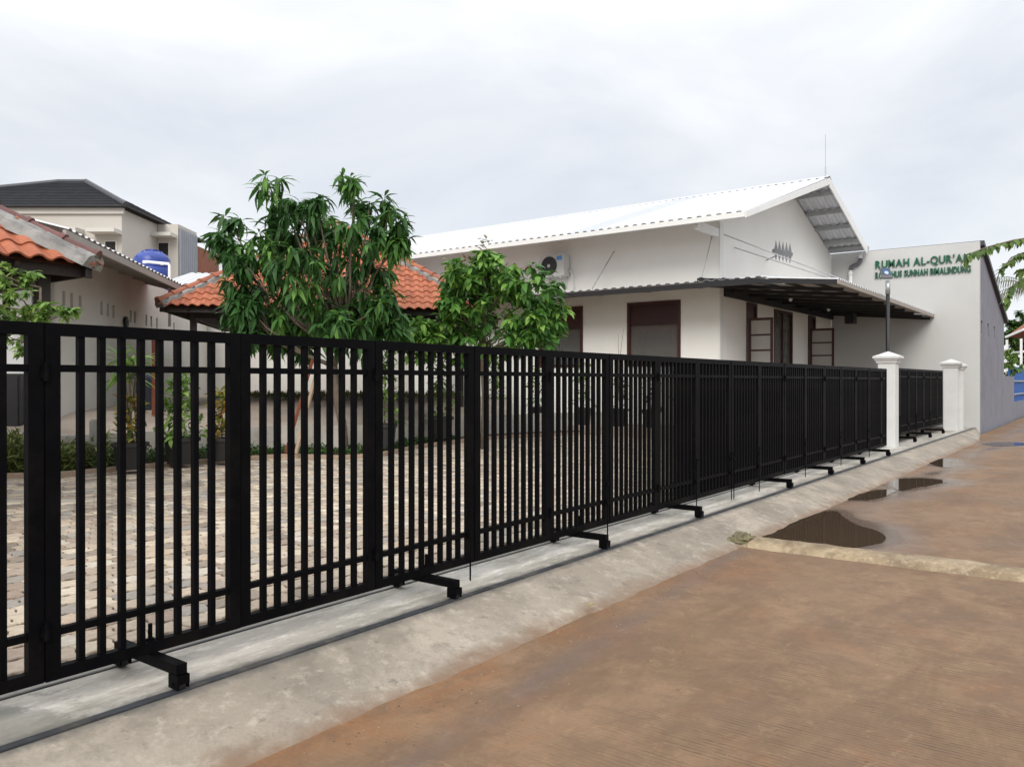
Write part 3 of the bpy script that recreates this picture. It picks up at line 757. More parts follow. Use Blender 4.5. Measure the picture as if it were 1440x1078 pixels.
# broad leaved tree to its right
BT = 17.6
base = Q(680, BT, .25)
tree2 = thing('broadleaf_tree', base, 'round bushy tree with broad bright green leaves and a reddish top shoot', 'tree')
top = V(678, 500, BT)
MB().tube([base - Z*.1, base.lerp(top, .5) + RT*.05, top, V(682, 420, BT), V(684, 352, BT)], [.08,.065,.055,.03,.012], 9).build('trunk', M_BARK, tree2, smooth=True)
cl2 = [(694,362,16),(690,385,26),(655,378,26),(668,392,30),(740,392,30),(765,412,26),(705,405,36),(722,395,28),(655,402,22),(690,432,46),(750,436,36),(640,446,30),(606,472,24),(588,462,22),(660,468,42),(720,462,40),(778,468,18),(640,424,16),
 (760,452,30),(596,462,14),(700,478,36),(630,476,28),(770,432,24),(725,425,38),(670,415,36),(742,470,30),(688,372,16),(600,484,30),(640,488,32),(575,478,20),(780,445,22),(765,470,26)]
lv2, lf2 = leaf_shape(.29, .125, .5, .25)
LM = []; LSH = []
for (px, y, s) in cl2:
    px -= 7; c = V(px, y, BT + ru(-1.0,.9)*(1 - abs(px-690)/170)); rad = s/F_PX*BT
    limb(tree2, V(680, min(495, y+50), BT), c, .022, .008, .05)
    bright = rnd() < .35
    for sub in range(12):
        cc = c + Vector((ru(-1,1), ru(-1,1), ru(-.7,.7)))*rad*.95; az0 = ru(0, 6.28)
        for k in range(12):
            az = az0 + k*.63 + ru(-.3,.3); el = R(ru(-55, 35))
            LM.append(leafM(cc + Vector((ru(-1,1), ru(-1,1), ru(-1,1)))*.05, az, el, ru(-.5,.5), ru(.6,1.05)))
            LSH.append(min(1, (.45 if bright else 0) + rnd()*.6))
scatter_leaves(tree2, LM, lv2, lf2, ML_STAR, 300, LSH)
LM = []
for (px, y) in ((693,340),(690,352),(697,360),(655,372),(668,366),(765,392),(752,384),(738,378),(640,382)):
    for k in range(9): LM.append(leafM(V(px - 10 + ru(-5,5), y + ru(-4,6), BT - .3 + ru(-.2,.2)), ru(0,6.28), R(ru(10,70)), 0, ru(.4,.7)))
joined('young_leaves', lv2, lf2, LM, ML_RED[1], tree2)

def small_tree(name, label, cat, px, t, z0, ztop, cl, lshape, lm, nsub, nleaf, group=None, singles=0, stem=.03, spread=.4, el=(-50,45)):
    base = Q(px, t, z0); root = thing(name, base, label, cat, group)
    MB().tube([base - Z*.05, base.lerp(Q(px, t, ztop), .6), Q(px, t, ztop)], [stem, stem*.8, stem*.4], 7).build('trunk' if 'tree' in name else 'stem', M_BARK, root, smooth=True)
    LM = []
    for (cx, cy, s) in cl:
        rad = s/F_PX*t; c = V(cx, cy, t + ru(-1,1)*spread); limb(root, Q(px, t, max(z0 + .1, min(ztop, c.z - .1))), c, stem*.4, stem*.2, .03)
        for sub in range(nsub):
            cc = c + Vector((ru(-1,1), ru(-1,1), ru(-.8,.8)))*rad*.7
            for k in range(nleaf):
                LM.append(leafM(cc + Vector((ru(-1,1), ru(-1,1), ru(-1,1)))*rad*.1, ru(0, 6.28), R(ru(*el)), ru(-.5,.5), ru(.6,1.05)))
    scatter_leaves(root, LM, *lshape, lm, singles)
    return root
LS_S = leaf_shape(.11, .05, .4, .2); LS_M = leaf_shape(.20, .075, .5, .25); LS_L = leaf_shape(.42, .06, .7, .25); LS_XS = leaf_shape(.075, .035, .3, .2)
small_tree('young_tree', 'thin young tree with small yellow green leaves beside the near orange roof', 'tree', 57, 7.6, .06, 2.5,
           [(8,398,26),(38,392,22),(28,420,28),(70,438,20),(92,440,16),(8,440,24),(45,440,20),(15,475,24),(30,490,18),(-30,420,40),(-50,470,40),(-20,380,30)], LS_S, ML_LIGHT, 6, 14, singles=200, stem=.025)

# ------------------------------------------------------------------ hedge, grass, pots
def hedge(name, label, px0, px1, d0, d1, h, n, lm, ls):
    LM = []
    for i in range(n):
        px = ru(px0, px1); t = yb_t(px) + ru(d0, d1); hh = h*(.55 + .45*noise.noise(Vector((px*.03, t*2, 0))))
        q = Q(px, t); LM.append(leafM(Vector((q.x, q.y, yard_z(q.x, q.y) + ru(.05, max(.1, hh)))), ru(0,6.28), R(ru(-20,80)), ru(-.6,.6), ru(.6,1.2)))
    lv_, lf_ = ls
    return tag(joined(name, lv_, lf_, LM, lm[1] if isinstance(lm, tuple) else lm, None, smooth=True), label, kind='stuff')
hedge('low_hedge', 'low grassy green ground cover in the bed', -300, 152, .15, .95, .78, 12000, M_GRASS, leaf_shape(.15,.03,.5,.1))
hedge('bed_grass', 'short green plants in the bed under the mango tree', 330, 640, .12, .95, .26, 4200, ML_DARK, LS_XS)
hedge('bed_planting', 'leafy plants in the bed between the tubs', 150, 335, .15, .95, .5, 2600, ML_DARK, LS_XS)
hedge('back_planting', 'green planting along the foot of the back walls', 90, 700, 4.6, 5.6, 1.45, 0, ML_DARK, LS_XS) if False else None
LM = []
for i in range(4200):
    px = ru(300, 640); t = ru(21.5, 24.5); q = Q(px, t); LM.append(leafM(Vector((q.x, q.y, 1.12 + ru(0,.1))), ru(0,6.28), R(ru(20,90)), 0, ru(.7,1.3)))
tag(joined('lawn', *leaf_shape(.16,.03,.4,.1), LM, M_GRASS, None), kind='stuff')

def pot(px, t, z, w, h, label, plants, group='black tubs of plants around the yard'):
    c = Q(px, t, z); root = thing('potted_plant', c, label, 'potted plant', group)
    g = MB(); g.lathe(c, [(w*.36,0),(w*.44,h*.85),(w*.5,h*.86),(w*.5,h),(w*.44,h),(w*.43,h*.9)], 20); g.build('tub', M_POT, root, auto=True)
    g = MB(); g.lathe(c + Z*h*.88, [(w*.425,0),(w*.425,.01)], 16); g.build('soil', M_SOIL, root)
    for (kind, ht, n) in plants:
        LM = []
        if kind == 'rosette':      # arching strap leaves from a cane
            for s in range(n):
                b0 = c + Z*h*.9 + Vector((ru(-.1,.1), ru(-.1,.1), 0)); tp = b0 + Vector((ru(-.22,.22), ru(-.22,.22), ht*ru(.75,1)))
                MB().tube([b0, b0.lerp(tp,.5) + RT*ru(-.04,.04), tp], [.018,.014,.01], 6).build('stem', M_BARK, root, smooth=True)
                for k in range(13): LM.append(leafM(tp - Z*ru(0,.25), ru(0,6.28), R(ru(0,70)), ru(-.4,.4), ru(.8,1.25)))
            lv_, lf_ = LS_L; m_ = ML_LIGHT
        elif kind == 'bush':
            for k in range(n): 
                u = rnd(); LM.append(leafM(c + Z*(h*.95 + u*ht) + Vector((ru(-1,1), ru(-1,1), 0))*w*.55*(1.1-.6*u), ru(0,6.28), R(ru(-40,60)), ru(-.5,.5), ru(.6,1.1)))
            MB().tube([c + Z*h*.88, c + Z*(h + ht*.8)], [.015,.006], 6).build('stem', M_BARK, root, smooth=True); lv_, lf_ = LS_M; m_ = ML_LIGHT if n % 2 else ML_DARK
        elif kind == 'croton':
            for k in range(n):
                u = rnd(); LM.append(leafM(c + Z*(h*.95 + u*ht) + Vector((ru(-1,1), ru(-1,1), 0))*w*.3, ru(0,6.28), R(ru(0,75)), ru(-.5,.5), ru(.7,1.2)))
            MB().tube([c + Z*h*.88, c + Z*(h + ht*.9)], [.015,.006], 6).build('stem', M_BARK, root, smooth=True); lv_, lf_ = LS_M; m_ = ML_CROTON
        elif kind == 'twig':
            for k in range(n):
                tp = c + Z*(h + ht*ru(.7,1)) + Vector((ru(-.15,.15), ru(-.15,.15), 0)); MB().tube([c + Z*h*.88, c + Z*(h + ht*.5) + RT*ru(-.05,.05), tp], [.012,.009,.004], 6).build('stem', M_BARK, root, smooth=True)
            continue
        joined('foliage', lv_, lf_, LM, m_[1], root, smooth=True)
    return root
def yz(px, t): q = Q(px, t); return yard_z(q.x, q.y) + .02
pot(183, 12.75, yz(183,12.7)+.05, .56, .42, 'black tub with a tall arching strap leaved plant, beside the concrete post', [('rosette',1.55,5),('croton',.75,130)])
pot(255, 13.6, yz(255,13.6)+.05, .62, .44, 'wide black tub with a dense bushy green plant behind the second gate bay', [('bush',1.05,321)])
pot(312, 14.1, yz(312,14.1)+.05, .50, .40, 'black tub with a yellow and green croton close to the doubled gate stile', [('croton',.85,170)])
pot(541, 16.4, .25, .52, .50, 'black tub with thin hanging green foliage right of the mango trunk', [('bush',1.5,281)])
pot(620, 18.6, .30, .60, .50, 'black tub holding a sparse shrub under the left side of the bushy tree', [('bush',1.4,221)])
wk = .37
for (px, lab, pl) in ((697,'black tub with a leafy climber under the bushy tree, first along the white wall',[('bush',1.6,261)]),
                      (755,'black tub with narrow upright greenery below the left white wall window',[('bush',1.2,181)]),
                      (820,'black tub with a medium green shrub between the two wall windows',[('bush',1.3,201)]),
                      (871,'black tub with a bare forked twig rising above the gate',[('bush',.9,70),('twig',2.3,2)]),
                      (915,'black tub with a low dark shrub below the wide wall window',[('bush',1.2,100)]),
                      (962,'black tub with a dark shrub nearest the corner of the white building',[('bush',1.1,110)])):
    a = (px-720)/F_PX; t = 19.75/(CT + ST*a); pot(px, t, wk, .52, .48, lab, pl)

# concrete post, domed bin, timber post, cabinet
c = Q(133, 13.0, .15)
g = MB(); g.box(c.x-.06, c.x+.06, c.y-.06, c.y+.06, .1, .98); g.box(c.x-.045, c.x+.045, c.y-.045, c.y+.045, .98, 1.0)
tag(g.build('bollard', M_BOLLARD, loc=c, bevel=.01), 'short grey concrete post standing in the green bed', 'post')
c = Q(201, 16.6, .98); root = thing('domed_bin', c, 'dark blue bin with a domed lid standing on the terrace', 'bin')
MB().lathe(c, [(.16,0),(.22,.03),(.25,.55),(.27,.56),(.27,.60)], 24).build('body', M_BIN, root, auto=True)
MB().lathe(c + Z*.602, [(.265,0),(.265,.04),(.235,.14),(.17,.21),(.08,.25),(.02,.26)], 24).build('lid', M_BIN, root, auto=True)
g = MB(); g.fbox(c - FW*.285 - RT*.09 + Z*.64, RT*.18, FW*.03, Z*.035); g.build('handle', M_LABELW, root)
c = Q(219, 16.0, .95); tag(MB().box(c.x-.055, c.x+.055, c.y-.055, c.y+.055, .9, 2.6).build('timber_post', M_REDWOOD, loc=c), 'reddish brown square timber post beside the old white wall', 'post')

# ------------------------------------------------------------------ corrugated sheet
def corr(g, o, u, v, nwave, amp=.03, flat=.55, n=None, th=.006, lap=0):
    """sheet from corner o; u: whole width vector across the ribs, v: along the ribs"""
    o = Vector(o); u = Vector(u); v = Vector(v); nn = u.cross(v).normalized()
    if nn.z < 0: nn = -nn
    prof = []
    for i in range(nwave):
        for (f, h) in ((0,0),(flat*.5,0),(flat*.5+.12,1),(1-.12-flat*.0-.12,1),(1-.12,0)):
            prof.append(((i+f)/nwave, h*amp))
    prof.append((1, 0)); k = len(prof)
    vs = [o + u*a + nn*h for a, h in prof] + [o + u*a + nn*h + v for a, h in prof]
    vs += [p - nn*th for p in vs]
    fs = []
    for i in range(k-1):
        fs += [(i, i+1, k+i+1, k+i), (2*k+i, 3*k+i, 3*k+i+1, 2*k+i+1), (i, 2*k+i, 2*k+i+1, i+1), (k+i, k+i+1, 3*k+i+1, 3*k+i)]
    fs += [(0, k, 3*k, 2*k), (k-1, 3*k-1, 4*k-1, 2*k-1)]
    return g.add(vs, fs)

# ------------------------------------------------------------------ white prayer house
BX, GY, SX = 21.1, 8.7, 32.0
EXL, EZL = 19.5, 5.85
RX, RZ = 26.86, 8.17
EXR, EZR = 31.75, 6.62
YF, YB = 7.38, 26.5
house = thing('white_building', (26, 12, 0), 'long white gabled building with a white metal roof and a lean-to canopy', 'building')
def wall_cells(g, org, u, nrm, L_, z0, z1, holes, th=.2):
    """a wall with rectangular openings; holes: (u0,u1,z0,z1)"""
    us = sorted({0, L_, *[h[0] for h in holes], *[h[1] for h in holes]}); zs = sorted({z0, z1, *[h[2] for h in holes], *[h[3] for h in holes]})
    for i in range(len(us)-1):
        for j in range(len(zs)-1):
            cu = (us[i]+us[i+1])/2; cz = (zs[j]+zs[j+1])/2
            if any(h[0] < cu < h[1] and h[2] < cz < h[3] for h in holes): continue
            g.fbox(Vector(org) + u*us[i] + Z*zs[j], u*(us[i+1]-us[i]), nrm*th, Z*(zs[j+1]-zs[j]))
UX, UY = Vector((1,0,0)), Vector((0,1,0))
W1 = (9.85-GY, 11.56-GY, 2.05, 3.93); W2 = (13.1-GY, 14.75-GY, 2.05, 3.93)
g = MB(); wall_cells(g, (BX, GY, 0), UY, UX, YB-GY, 0, 6.24, [W1, W2]); g.build('side_wall', M_WHITE_LIFTED, house)
G1 = (23.1-BX-.2, 23.95-BX-.2, 2.0, 3.95); G2 = (25.5-BX-.2, 27.3-BX-.2, 2.0, 3.92); G3 = (29.05-BX-.2, 29.9-BX-.2, 2.0, 3.95)
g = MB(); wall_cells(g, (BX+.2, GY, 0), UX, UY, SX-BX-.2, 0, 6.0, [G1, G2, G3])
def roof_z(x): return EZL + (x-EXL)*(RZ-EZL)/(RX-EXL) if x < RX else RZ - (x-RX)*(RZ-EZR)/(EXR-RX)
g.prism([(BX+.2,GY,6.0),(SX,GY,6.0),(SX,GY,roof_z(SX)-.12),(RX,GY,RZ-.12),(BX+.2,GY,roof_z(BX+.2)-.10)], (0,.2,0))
g.build('gable_wall', M_WHITE_LIFTED, house)
g = MB(); g.box(BX-.03, BX+.22, GY-.03, GY-.001, 0, 5.95); g.build('corner_strip', M_TRIMW, house)
g = MB(); g.box(BX+.25, SX, YB-.2, YB, 0, 6.2); g.build('rear_wall', M_WHITE_LIFTED, house)
def underside(o):                                              # lower face of a sheet coloured lighter to offset its shade
    for pl in o.data.polygons:
        if pl.normal.z < -.3: pl.material_index = 1
    return o
# roof sheets, one object each, ribs run down the slope
nsh = 18; sw = (YB-YF)/nsh
for i in range(nsh):
    y0 = YF + i*sw + .002
    g = MB(); corr(g, (RX-.03, y0, RZ+.01), (0, sw-.004, 0), (EXL-RX+.03, 0, EZL-RZ-.01), 4, .032); underside(g.build('roof_sheet', [M_ROOFT if i == 4 else M_ROOFW, M_TRIMW], house))
    g = MB(); corr(g, (RX+.03, y0, RZ+.01), (0, sw-.004, 0), (EXR-RX-.03, 0, EZR-RZ-.01), 4, .032); underside(g.build('roof_sheet', [M_ROOFW, M_TRIMW], house))
g = MB()
g.prism([(RX-.22,YF-.02,RZ-.02),(RX,YF-.02,RZ+.075),(RX+.22,YF-.02,RZ-.02),(RX,YF-.02,RZ+.05)], (0,YB-YF+.04,0)); g.build('ridge_cap', M_ROOFW, house)
sl = (RZ-EZL)/(RX-EXL); sr = (RZ-EZR)/(EXR-RX)
g = MB(); g.prism([(EXL,YF,EZL-.01),(RX,YF,RZ-.01),(RX,YF,RZ-.22),(EXL,YF,EZL-.16)], (0,-.03,0)); g.build('barge_board', M_TRIMW, house)
g = MB(); g.prism([(RX+.002,YF,RZ-.01),(EXR,YF,EZR-.01),(EXR,YF,EZR-.30),(RX+.002,YF,RZ-.30)], (0,-.03,0)); g.build('barge_board', M_TRIMW, house)
for k, x in enumerate((27.6, 28.8, 29.9, 31.0, 31.6)):
    z = roof_z(x); g = MB(); g.box(x-.05, x+.05, YF, GY, z-.17, z-.03); g.build('purlin', M_GREYSTEEL, house)
for k, x in enumerate((19.62, 21.0, 22.6, 24.2, 25.8)):
    z = roof_z(x); g = MB(); g.box(x-.05, x+.05, YF, GY if x > BX else YB-.3, z-.16, z-.03); g.build('purlin', M_TRIMW if x < BX else M_GREYSTEEL, house)
g = MB(); g.box(EXL-.03, EXL-.005, YF, YB, EZL-.14, EZL-.012); g.build('fascia', M_TRIMW, house)
g = MB(); g.box(19.68, BX, GY+.0, GY+.10, 5.58, 5.80); g.build('eave_bracket', M_TRIMW, house)
g = MB(); g.box(EXR+.002, EXR+.16, YF-.05, GY, EZR-.12, EZR+.01); g.build('gutter', M_GREYSTEEL, house)
g = MB(); p = [V(1215,352,29.9), V(1215,366,29.9)]; px_ = SX-.12
dpt = lambda y, z: (px_, y, z)
g.tube([dpt(7.62,6.45), dpt(7.62,6.2)], .07, 10); g.build('downpipe', M_PIPE, house, smooth=True)
g = MB(); g.tube([dpt(7.62,6.2), dpt(7.64,6.08), dpt(7.72,6.0), dpt(7.84,5.97), dpt(7.95,5.92), dpt(7.98,5.8)], .075, 10); g.build('pipe_elbow', M_PIPEDK, house, smooth=True)
g = MB(); g.tube([dpt(7.98,5.8), dpt(7.98,4.25)], .07, 10); g.tube([dpt(7.98,5.72), dpt(7.98,5.62)], .082, 10); g.build('downpipe', M_PIPE, house, smooth=True)
g = MB(); g.tube([(RX-.05,YF+.1,RZ+.05),(RX-.05,YF+.1,RZ+.35)], .02, 6); g.tube([(RX-.05,YF+.1,RZ+.3),(RX-.05,YF+.1,RZ+1.4)], .008, 5); g.build('lightning_rod', M_GREYSTEEL, house)

# canopy: left run along the side wall, front run along the gable
CX, CZ = 19.55, 4.19
YO = 5.17
nrun = 18; sw = (YB-6.9)/nrun
for i in range(nrun):
    y0 = 6.9 + i*sw; g = MB(); corr(g, (CX, y0+.002, CZ), (0, sw-.004, 0), (BX-CX-.01, 0, .14), 4, .03); g.build('canopy_sheet', M_ROOFW, house)
cuts = [CX, 20.32, BX] + [BX + (SX-.02-BX)*k/11 for k in range(1, 12)]
for x0, x1 in zip(cuts, cuts[1:]):
    yl = GY-YO-.01 if x0 >= BX-.01 else 6.88-YO; g = MB(); corr(g, (x0+.002, YO, 4.0), (x1-x0-.004, 0, 0), (0, yl, .33*yl/(GY-YO-.01)), 4, .03); o = g.build('canopy_sheet', [M_ROOFW, M_CANOPYIN], house)
    for pl in o.data.polygons:
        if pl.normal.z < -.3: pl.material_index = 1
g = MB(); g.box(BX+.25, SX-.01, GY-.08, GY-.002, 3.97, 4.29); g.build('canopy_ledger', M_DKFRAME, house)
g = MB(); g.box(CX+.01, CX+.07, 7.05, YB, CZ-.16, CZ-.03); g.build('canopy_beam', M_DKFRAME, house)
g = MB(); g.beam((CX+.04, YO+.03, 3.93), (CX+.04, GY-.02, 4.24), .06, .10); g.build('canopy_beam', M_DKFRAME, house)
g = MB(); g.box(CX, SX-.01, YO-.012, YO+.02, 3.89, 3.992); g.build('canopy_edge', M_BRONZE, house)
for y in (YO+.06, 5.9, 6.6, 7.3, 8.0, 8.62):
    z = 4.0 + .33*(y-YO)/(GY-YO); g = MB(); g.box(CX+.08, SX-.02, y-.03, y+.03, z-.075, z-.008); g.build('canopy_purlin', M_DKFRAME, house)
for k in range(9):
    x = CX + .9 + k*1.42; g = MB(); g.beam((x, YO+.1, 3.84), (x, GY-.01, 4.17), .05, .09); g.build('canopy_rafter', M_DKFRAME, house)
for k in range(12):
    y = 7.6 + k*1.6; g = MB(); g.beam((CX+.08, y, CZ-.09), (BX-.01, y, CZ+.05), .05, .08); g.build('canopy_rafter', M_DKFRAME, house)
def rod(a, b): MB().tube([a, b], .016, 6).build('tie_rod', M_GREYSTEEL, house)
rod((BX+.25, GY-.02, 5.68), (24.0, YO+.1, 4.06)); rod((BX+1.0, GY-.02, 5.42), (25.0, YO+.1, 4.06))
rod((BX-.02, 8.9, 5.66), (CX+.1, 8.6, 4.24)); rod((BX-.02, 12.0, 5.5), (CX+.1, 11.9, 4.24)); rod((BX-.02, 16.0, 5.5), (CX+.1, 15.9, 4.24))
# windows
def window_side(w, curtain):
    y0, y1, z0, z1 = GY+w[0], GY+w[1], w[2], w[3]; fw = .09
    g = MB(); g.box(BX-.03, BX+.12, y0, y0+fw, z0, z1); g.box(BX-.03, BX+.12, y1-fw, y1, z0, z1); g.box(BX-.03, BX+.12, y0+fw, y1-fw, z1-fw, z1); g.box(BX-.03, BX+.12, y0+fw, y1-fw, z0, z0+fw)
    f = g.build('window', M_MAROON, house)
    g = MB(); g.box(BX+.02, BX+.05, y0+fw, y1-fw, z1-.68, z1-fw); g.build('transom_panel', M_MAROON2, f)
    g = MB(); g.box(BX+.06, BX+.07, y0+fw, y1-fw, z0+fw, z1-.68); g.build('pane', M_GLASS, f)
    g = MB(); g.box(BX+.3, BX+1.6, y0-.3, y1+.3, z0-.3, z1+.2); g.build('room_recess', M_DARKROOM, f)
    if curtain:
        for (a, b_) in ((y0+fw, y0+fw+.24), (y1-fw-.20, y1-fw)):
            n = 8; pts = [(BX+.13+.02*math.sin(k*2.2), a + (b_-a)*k/n) for k in range(n+1)]; g = MB()
            for k in range(n): g.add([(pts[k][0], pts[k][1], z0+.1), (pts[k+1][0], pts[k+1][1], z0+.1), (pts[k+1][0], pts[k+1][1], z1-.66), (pts[k][0], pts[k][1], z1-.66)], [(3,2,1,0)])
            g.build('curtain', M_CURTAIN, f)
        g = MB(); g.prism([(BX+.12, y0+.3, z1-.68),(BX+.12, y1-.28, z1-.68),(BX+.12, y1-.45, z1-.86),(BX+.12,(y0+y1)/2, z1-.80),(BX+.12, y0+.45, z1-.86)], (.02,0,0)); g.build('valance', M_CURTAIN, f)
window_side(W1, True); window_side(W2, False)
def window_gable(w, shutter):
    x0, x1, z0, z1 = BX+.2+w[0], BX+.2+w[1], w[2], w[3]; fw = .09
    g = MB(); g.box(x0, x0+fw, GY-.03, GY+.12, z0, z1); g.box(x1-fw, x1, GY-.03, GY+.12, z0, z1); g.box(x0+fw, x1-fw, GY-.03, GY+.12, z1-fw, z1); g.box(x0+fw, x1-fw, GY-.03, GY+.12, z0, z0+fw)
    f = g.build('window', M_MAROON, house)
    g = MB(); g.box(x0-.2, x1+.2, GY+.5, GY+1.6, z0-.2, z1+.2); g.build('room_recess', M_DARKROOM, f)
    if shutter:
        g = MB(); g.box(x0+fw, x1-fw, GY+.02, GY+.05, z1-.46, z1-.09); g.build('transom_panel', M_MAROON2, f)
        sx = x0+.03; ya, yb_ = GY-.06-shutter, GY-.06; sz1 = z1-.48; s_ = .075
        g = MB(); g.box(sx, sx+.04, ya, ya+s_, z0, sz1); g.box(sx, sx+.04, yb_-s_, yb_, z0, sz1); g.box(sx, sx+.04, ya+s_, yb_-s_, sz1-s_, sz1); g.box(sx, sx+.04, ya+s_, yb_-s_, z0, z0+s_)
        for zz in (sz1-.50, sz1-.95): g.box(sx+.005, sx+.035, ya+s_, yb_-s_, zz-.025, zz+.025)
        sh = g.build('shutter', M_MAROON, f)
    else:
        g = MB(); g.box(x0+fw, x1-fw, GY+.05, GY+.06, z0+fw, z1-fw); g.build('pane', M_GLASS, f)
        g = MB(); g.box((x0+x1)/2-.03, (x0+x1)/2+.03, GY, GY+.045, z0+fw, z1-fw); g.build('mullion', M_MAROON, f)
    return f
for w, s in ((G1,.72),(G2,0),(G3,.82)):
    f = window_gable(w, s)
    if s:
        x0 = BX+.2+w[0]; sz1 = w[3]-.48; g = MB(); g.box(x0+.045, x0+.053, GY-.06-s+.075, GY-.06-.075, w[2]+.075, sz1-.075)
        g.build('shutter_glass', M_FROST, f)
# porch and walkway
g = MB(); g.box(19.2, BX-.002, 5.9, 21, -.1, .36); g.box(BX, SX, 5.9, GY-.001, -.1, .36); tag(g.build('porch_floor', M_TERRACE), kind='structure')

# lamps under the canopy, speaker, socket
for i, (x, y, lab) in enumerate(((23.4, 7.5, 'small white bulb lamp under the canopy above the open shutter'), (27.6, 7.6, 'small white bulb lamp under the canopy near the black speaker'))):
    z = 4.0 + .33*(y-YO)/(GY-YO) - .1; root = thing('canopy_lamp', (x, y, z), lab, 'lamp', 'bulb lamps under the canopy')
    MB().lathe((x,y,z-.06), [(.035,0),(.05,.02),(.05,.06)], 12).build('holder', M_TRIMW, root); MB().lathe((x,y,z-.2), [(.012,0),(.045,.03),(.055,.07),(.035,.139)], 14).build('bulb', M_LABELW, root, smooth=True)
x, y = 29.6, 7.4; root = thing('speaker', (x,y,3.75), 'small black loudspeaker box hanging under the canopy by the sign wall', 'speaker')
g = MB(); g.box(x-.22, x+.22, y-.15, y+.15, 3.62, 3.98); g.build('cabinet', M_DKFRAME, root, bevel=.01); g = MB(); g.box(x-.03, x+.03, y-.03, y+.03, 3.98, 4.12); g.build('bracket', M_DKFRAME, root)
g = MB(); g.lathe((x, y-.151, 3.8), [(.10,0),(.10,.012),(.02,.004)], 18, (0,-1,0)); g.build('cone', M_ACDARK, root)

# air conditioner on the side wall
ay0, ay1, az0 = 13.55, 14.45, 4.86; ah = .68; ax = BX-.40
ac = thing('air_conditioner', (ax+.15, 14, az0), 'white outdoor air conditioner unit on the white side wall', 'air conditioner')
g = MB(); g.box(ax, ax+.33, ay0, ay1, az0, az0+ah); g.build('casing', M_AC, ac, bevel=.02)
fc = (ax-.004, ay1-.36, az0+ah/2)
g = MB(); g.lathe(fc, [(.29,0),(.29,.014),(.27,.016)], 30, (-1,0,0)); g.build('fan_recess', M_ACDARK, ac)
g = MB()
for rr in (.08,.13,.18,.23,.275):
    pts = [(fc[0]-.024, fc[1]+rr*math.cos(a_*math.pi/12), fc[2]+rr*math.sin(a_*math.pi/12)) for a_ in range(25)]; g.tube(pts, .004, 4, False)
for k in range(8):
    a_ = k*math.pi/4; g.tube([(fc[0]-.024, fc[1]+.05*math.cos(a_), fc[2]+.05*math.sin(a_)), (fc[0]-.024, fc[1]+.28*math.cos(a_), fc[2]+.28*math.sin(a_))], .004, 4)
g.build('grille', M_PIPEDK, ac)
g = MB(); g.lathe((fc[0]-.017, fc[1], fc[2]), [(.055,0),(.05,.015)], 16, (-1,0,0)); g.build('hub', M_AC, ac)
g = MB(); g.box(ax-.004, ax-.001, ay0+.06, ay0+.26, az0+ah-.19, az0+ah-.06); g.build('sticker', M_STICKER, ac)
g = MB(); g.box(ax+.02, BX-.002, ay0+.12, ay0+.17, az0-.05, az0-.002); g.box(ax+.02, BX-.002, ay1-.17, ay1-.12, az0-.05, az0-.002); g.box(BX-.05, BX-.002, ay0+.12, ay0+.17, az0-.35, az0-.052); g.box(BX-.05, BX-.002, ay1-.17, ay1-.12, az0-.35, az0-.052); g.build('bracket', M_AC, ac)
g = MB(); g.tube([(ax+.25, ay0-.01, az0+.2), (ax+.28, ay0-.12, az0+.1), (BX-.06, ay0-.14, az0-.3), (BX-.06, ay0-.14, az0-.6)], .03, 8); g.build('pipe', M_PIPE, ac, smooth=True)

# grey spiked aerial on the gable
M_AERIAL = mat('dull grey aluminium', (.15,.155,.165), .6, .1, 6)
an = thing('aerial', (24.2, 7.9, 5.2), 'grey spiked metal aerial in front of the white gable wall', 'aerial')
ac_ = V(1101, 355, 23.6); e1 = RT*.98 - Z*.2
for k in range(5):
    c = ac_ + e1*((k-2)*.105) - FW*.0; hgt = .33
    g = MB(); g.prism([c + Z*hgt*1.0, c - RT*.05 + Z*.05, c - RT*.05 - Z*.06, c - Z*hgt*.85, c + RT*.05 - Z*.06, c + RT*.05 + Z*.05], FW*.015); g.build('spike', M_AERIAL, an)
g = MB(); g.beam(ac_ - e1*.3 + FW*.05, ac_ + e1*.3 + FW*.05, .06, .10); g.build('boom', M_AERIAL, an)
g = MB(); hit = Vector((ac_.x + 1.0, GY, ac_.z)); d = hit - ac_; g.tube([ac_ + FW*.06, ac_ + FW*((GY - ac_.y)/FW.y)], .018, 6); g.build('arm', M_AERIAL, an)

# ------------------------------------------------------------------ sign wall and grey annex
SY = 3.76
ann = thing('annex', (35, 6, 0), 'white and grey lean-to annex carrying the green lettering', 'building')
SZ = 6.47
g = MB(); g.box(SX, SX+.22, SY, GY-.002, -.3, SZ); g.build('sign_wall', M_WHITE_DIMMED, ann)
V3 = [(32.45,.45,3.53,.45),(34.3,.45,3.53,.45),(36.2,.45,3.53,.45)]
xe = 39.8
def top_z(x): return SZ - .05 - (x-SX)*(SZ-4.22)/(xe-SX)
hol = [(x-SX-.22, x-SX-.22+w, z-.22, z+.22) for (x,w,z,h) in V3]
g = MB(); wall_cells(g, (SX+.22, SY+.01, 0), UX, UY, xe-SX-.22, -.3, 4.15, hol)
g.prism([(SX+.22,SY+.01,4.15),(xe,SY+.01,4.15),(xe,SY+.01,4.16),(SX+.22,SY+.01,top_z(SX)-.02)], (0,.2,0)); g.build('side_wall', M_GREYWALL, ann)
for h in hol:
    g = MB(); g.box(SX+.22+h[0]+.01, SX+.22+h[1]-.01, SY+.10, SY+.14, h[2], h[3]); g.build('vent', M_DARKROOM, ann)
g = MB(); g.prism([(SX+.22,SY-.12,top_z(SX+.22)),(xe+.3,SY-.12,top_z(xe+.3)),(xe+.3,SY-.12,top_z(xe+.3)+.16),(SX+.22,SY-.12,top_z(SX+.22)+.16)], (0,6.5,0)); g.build('roof', M_DKTILE, ann)
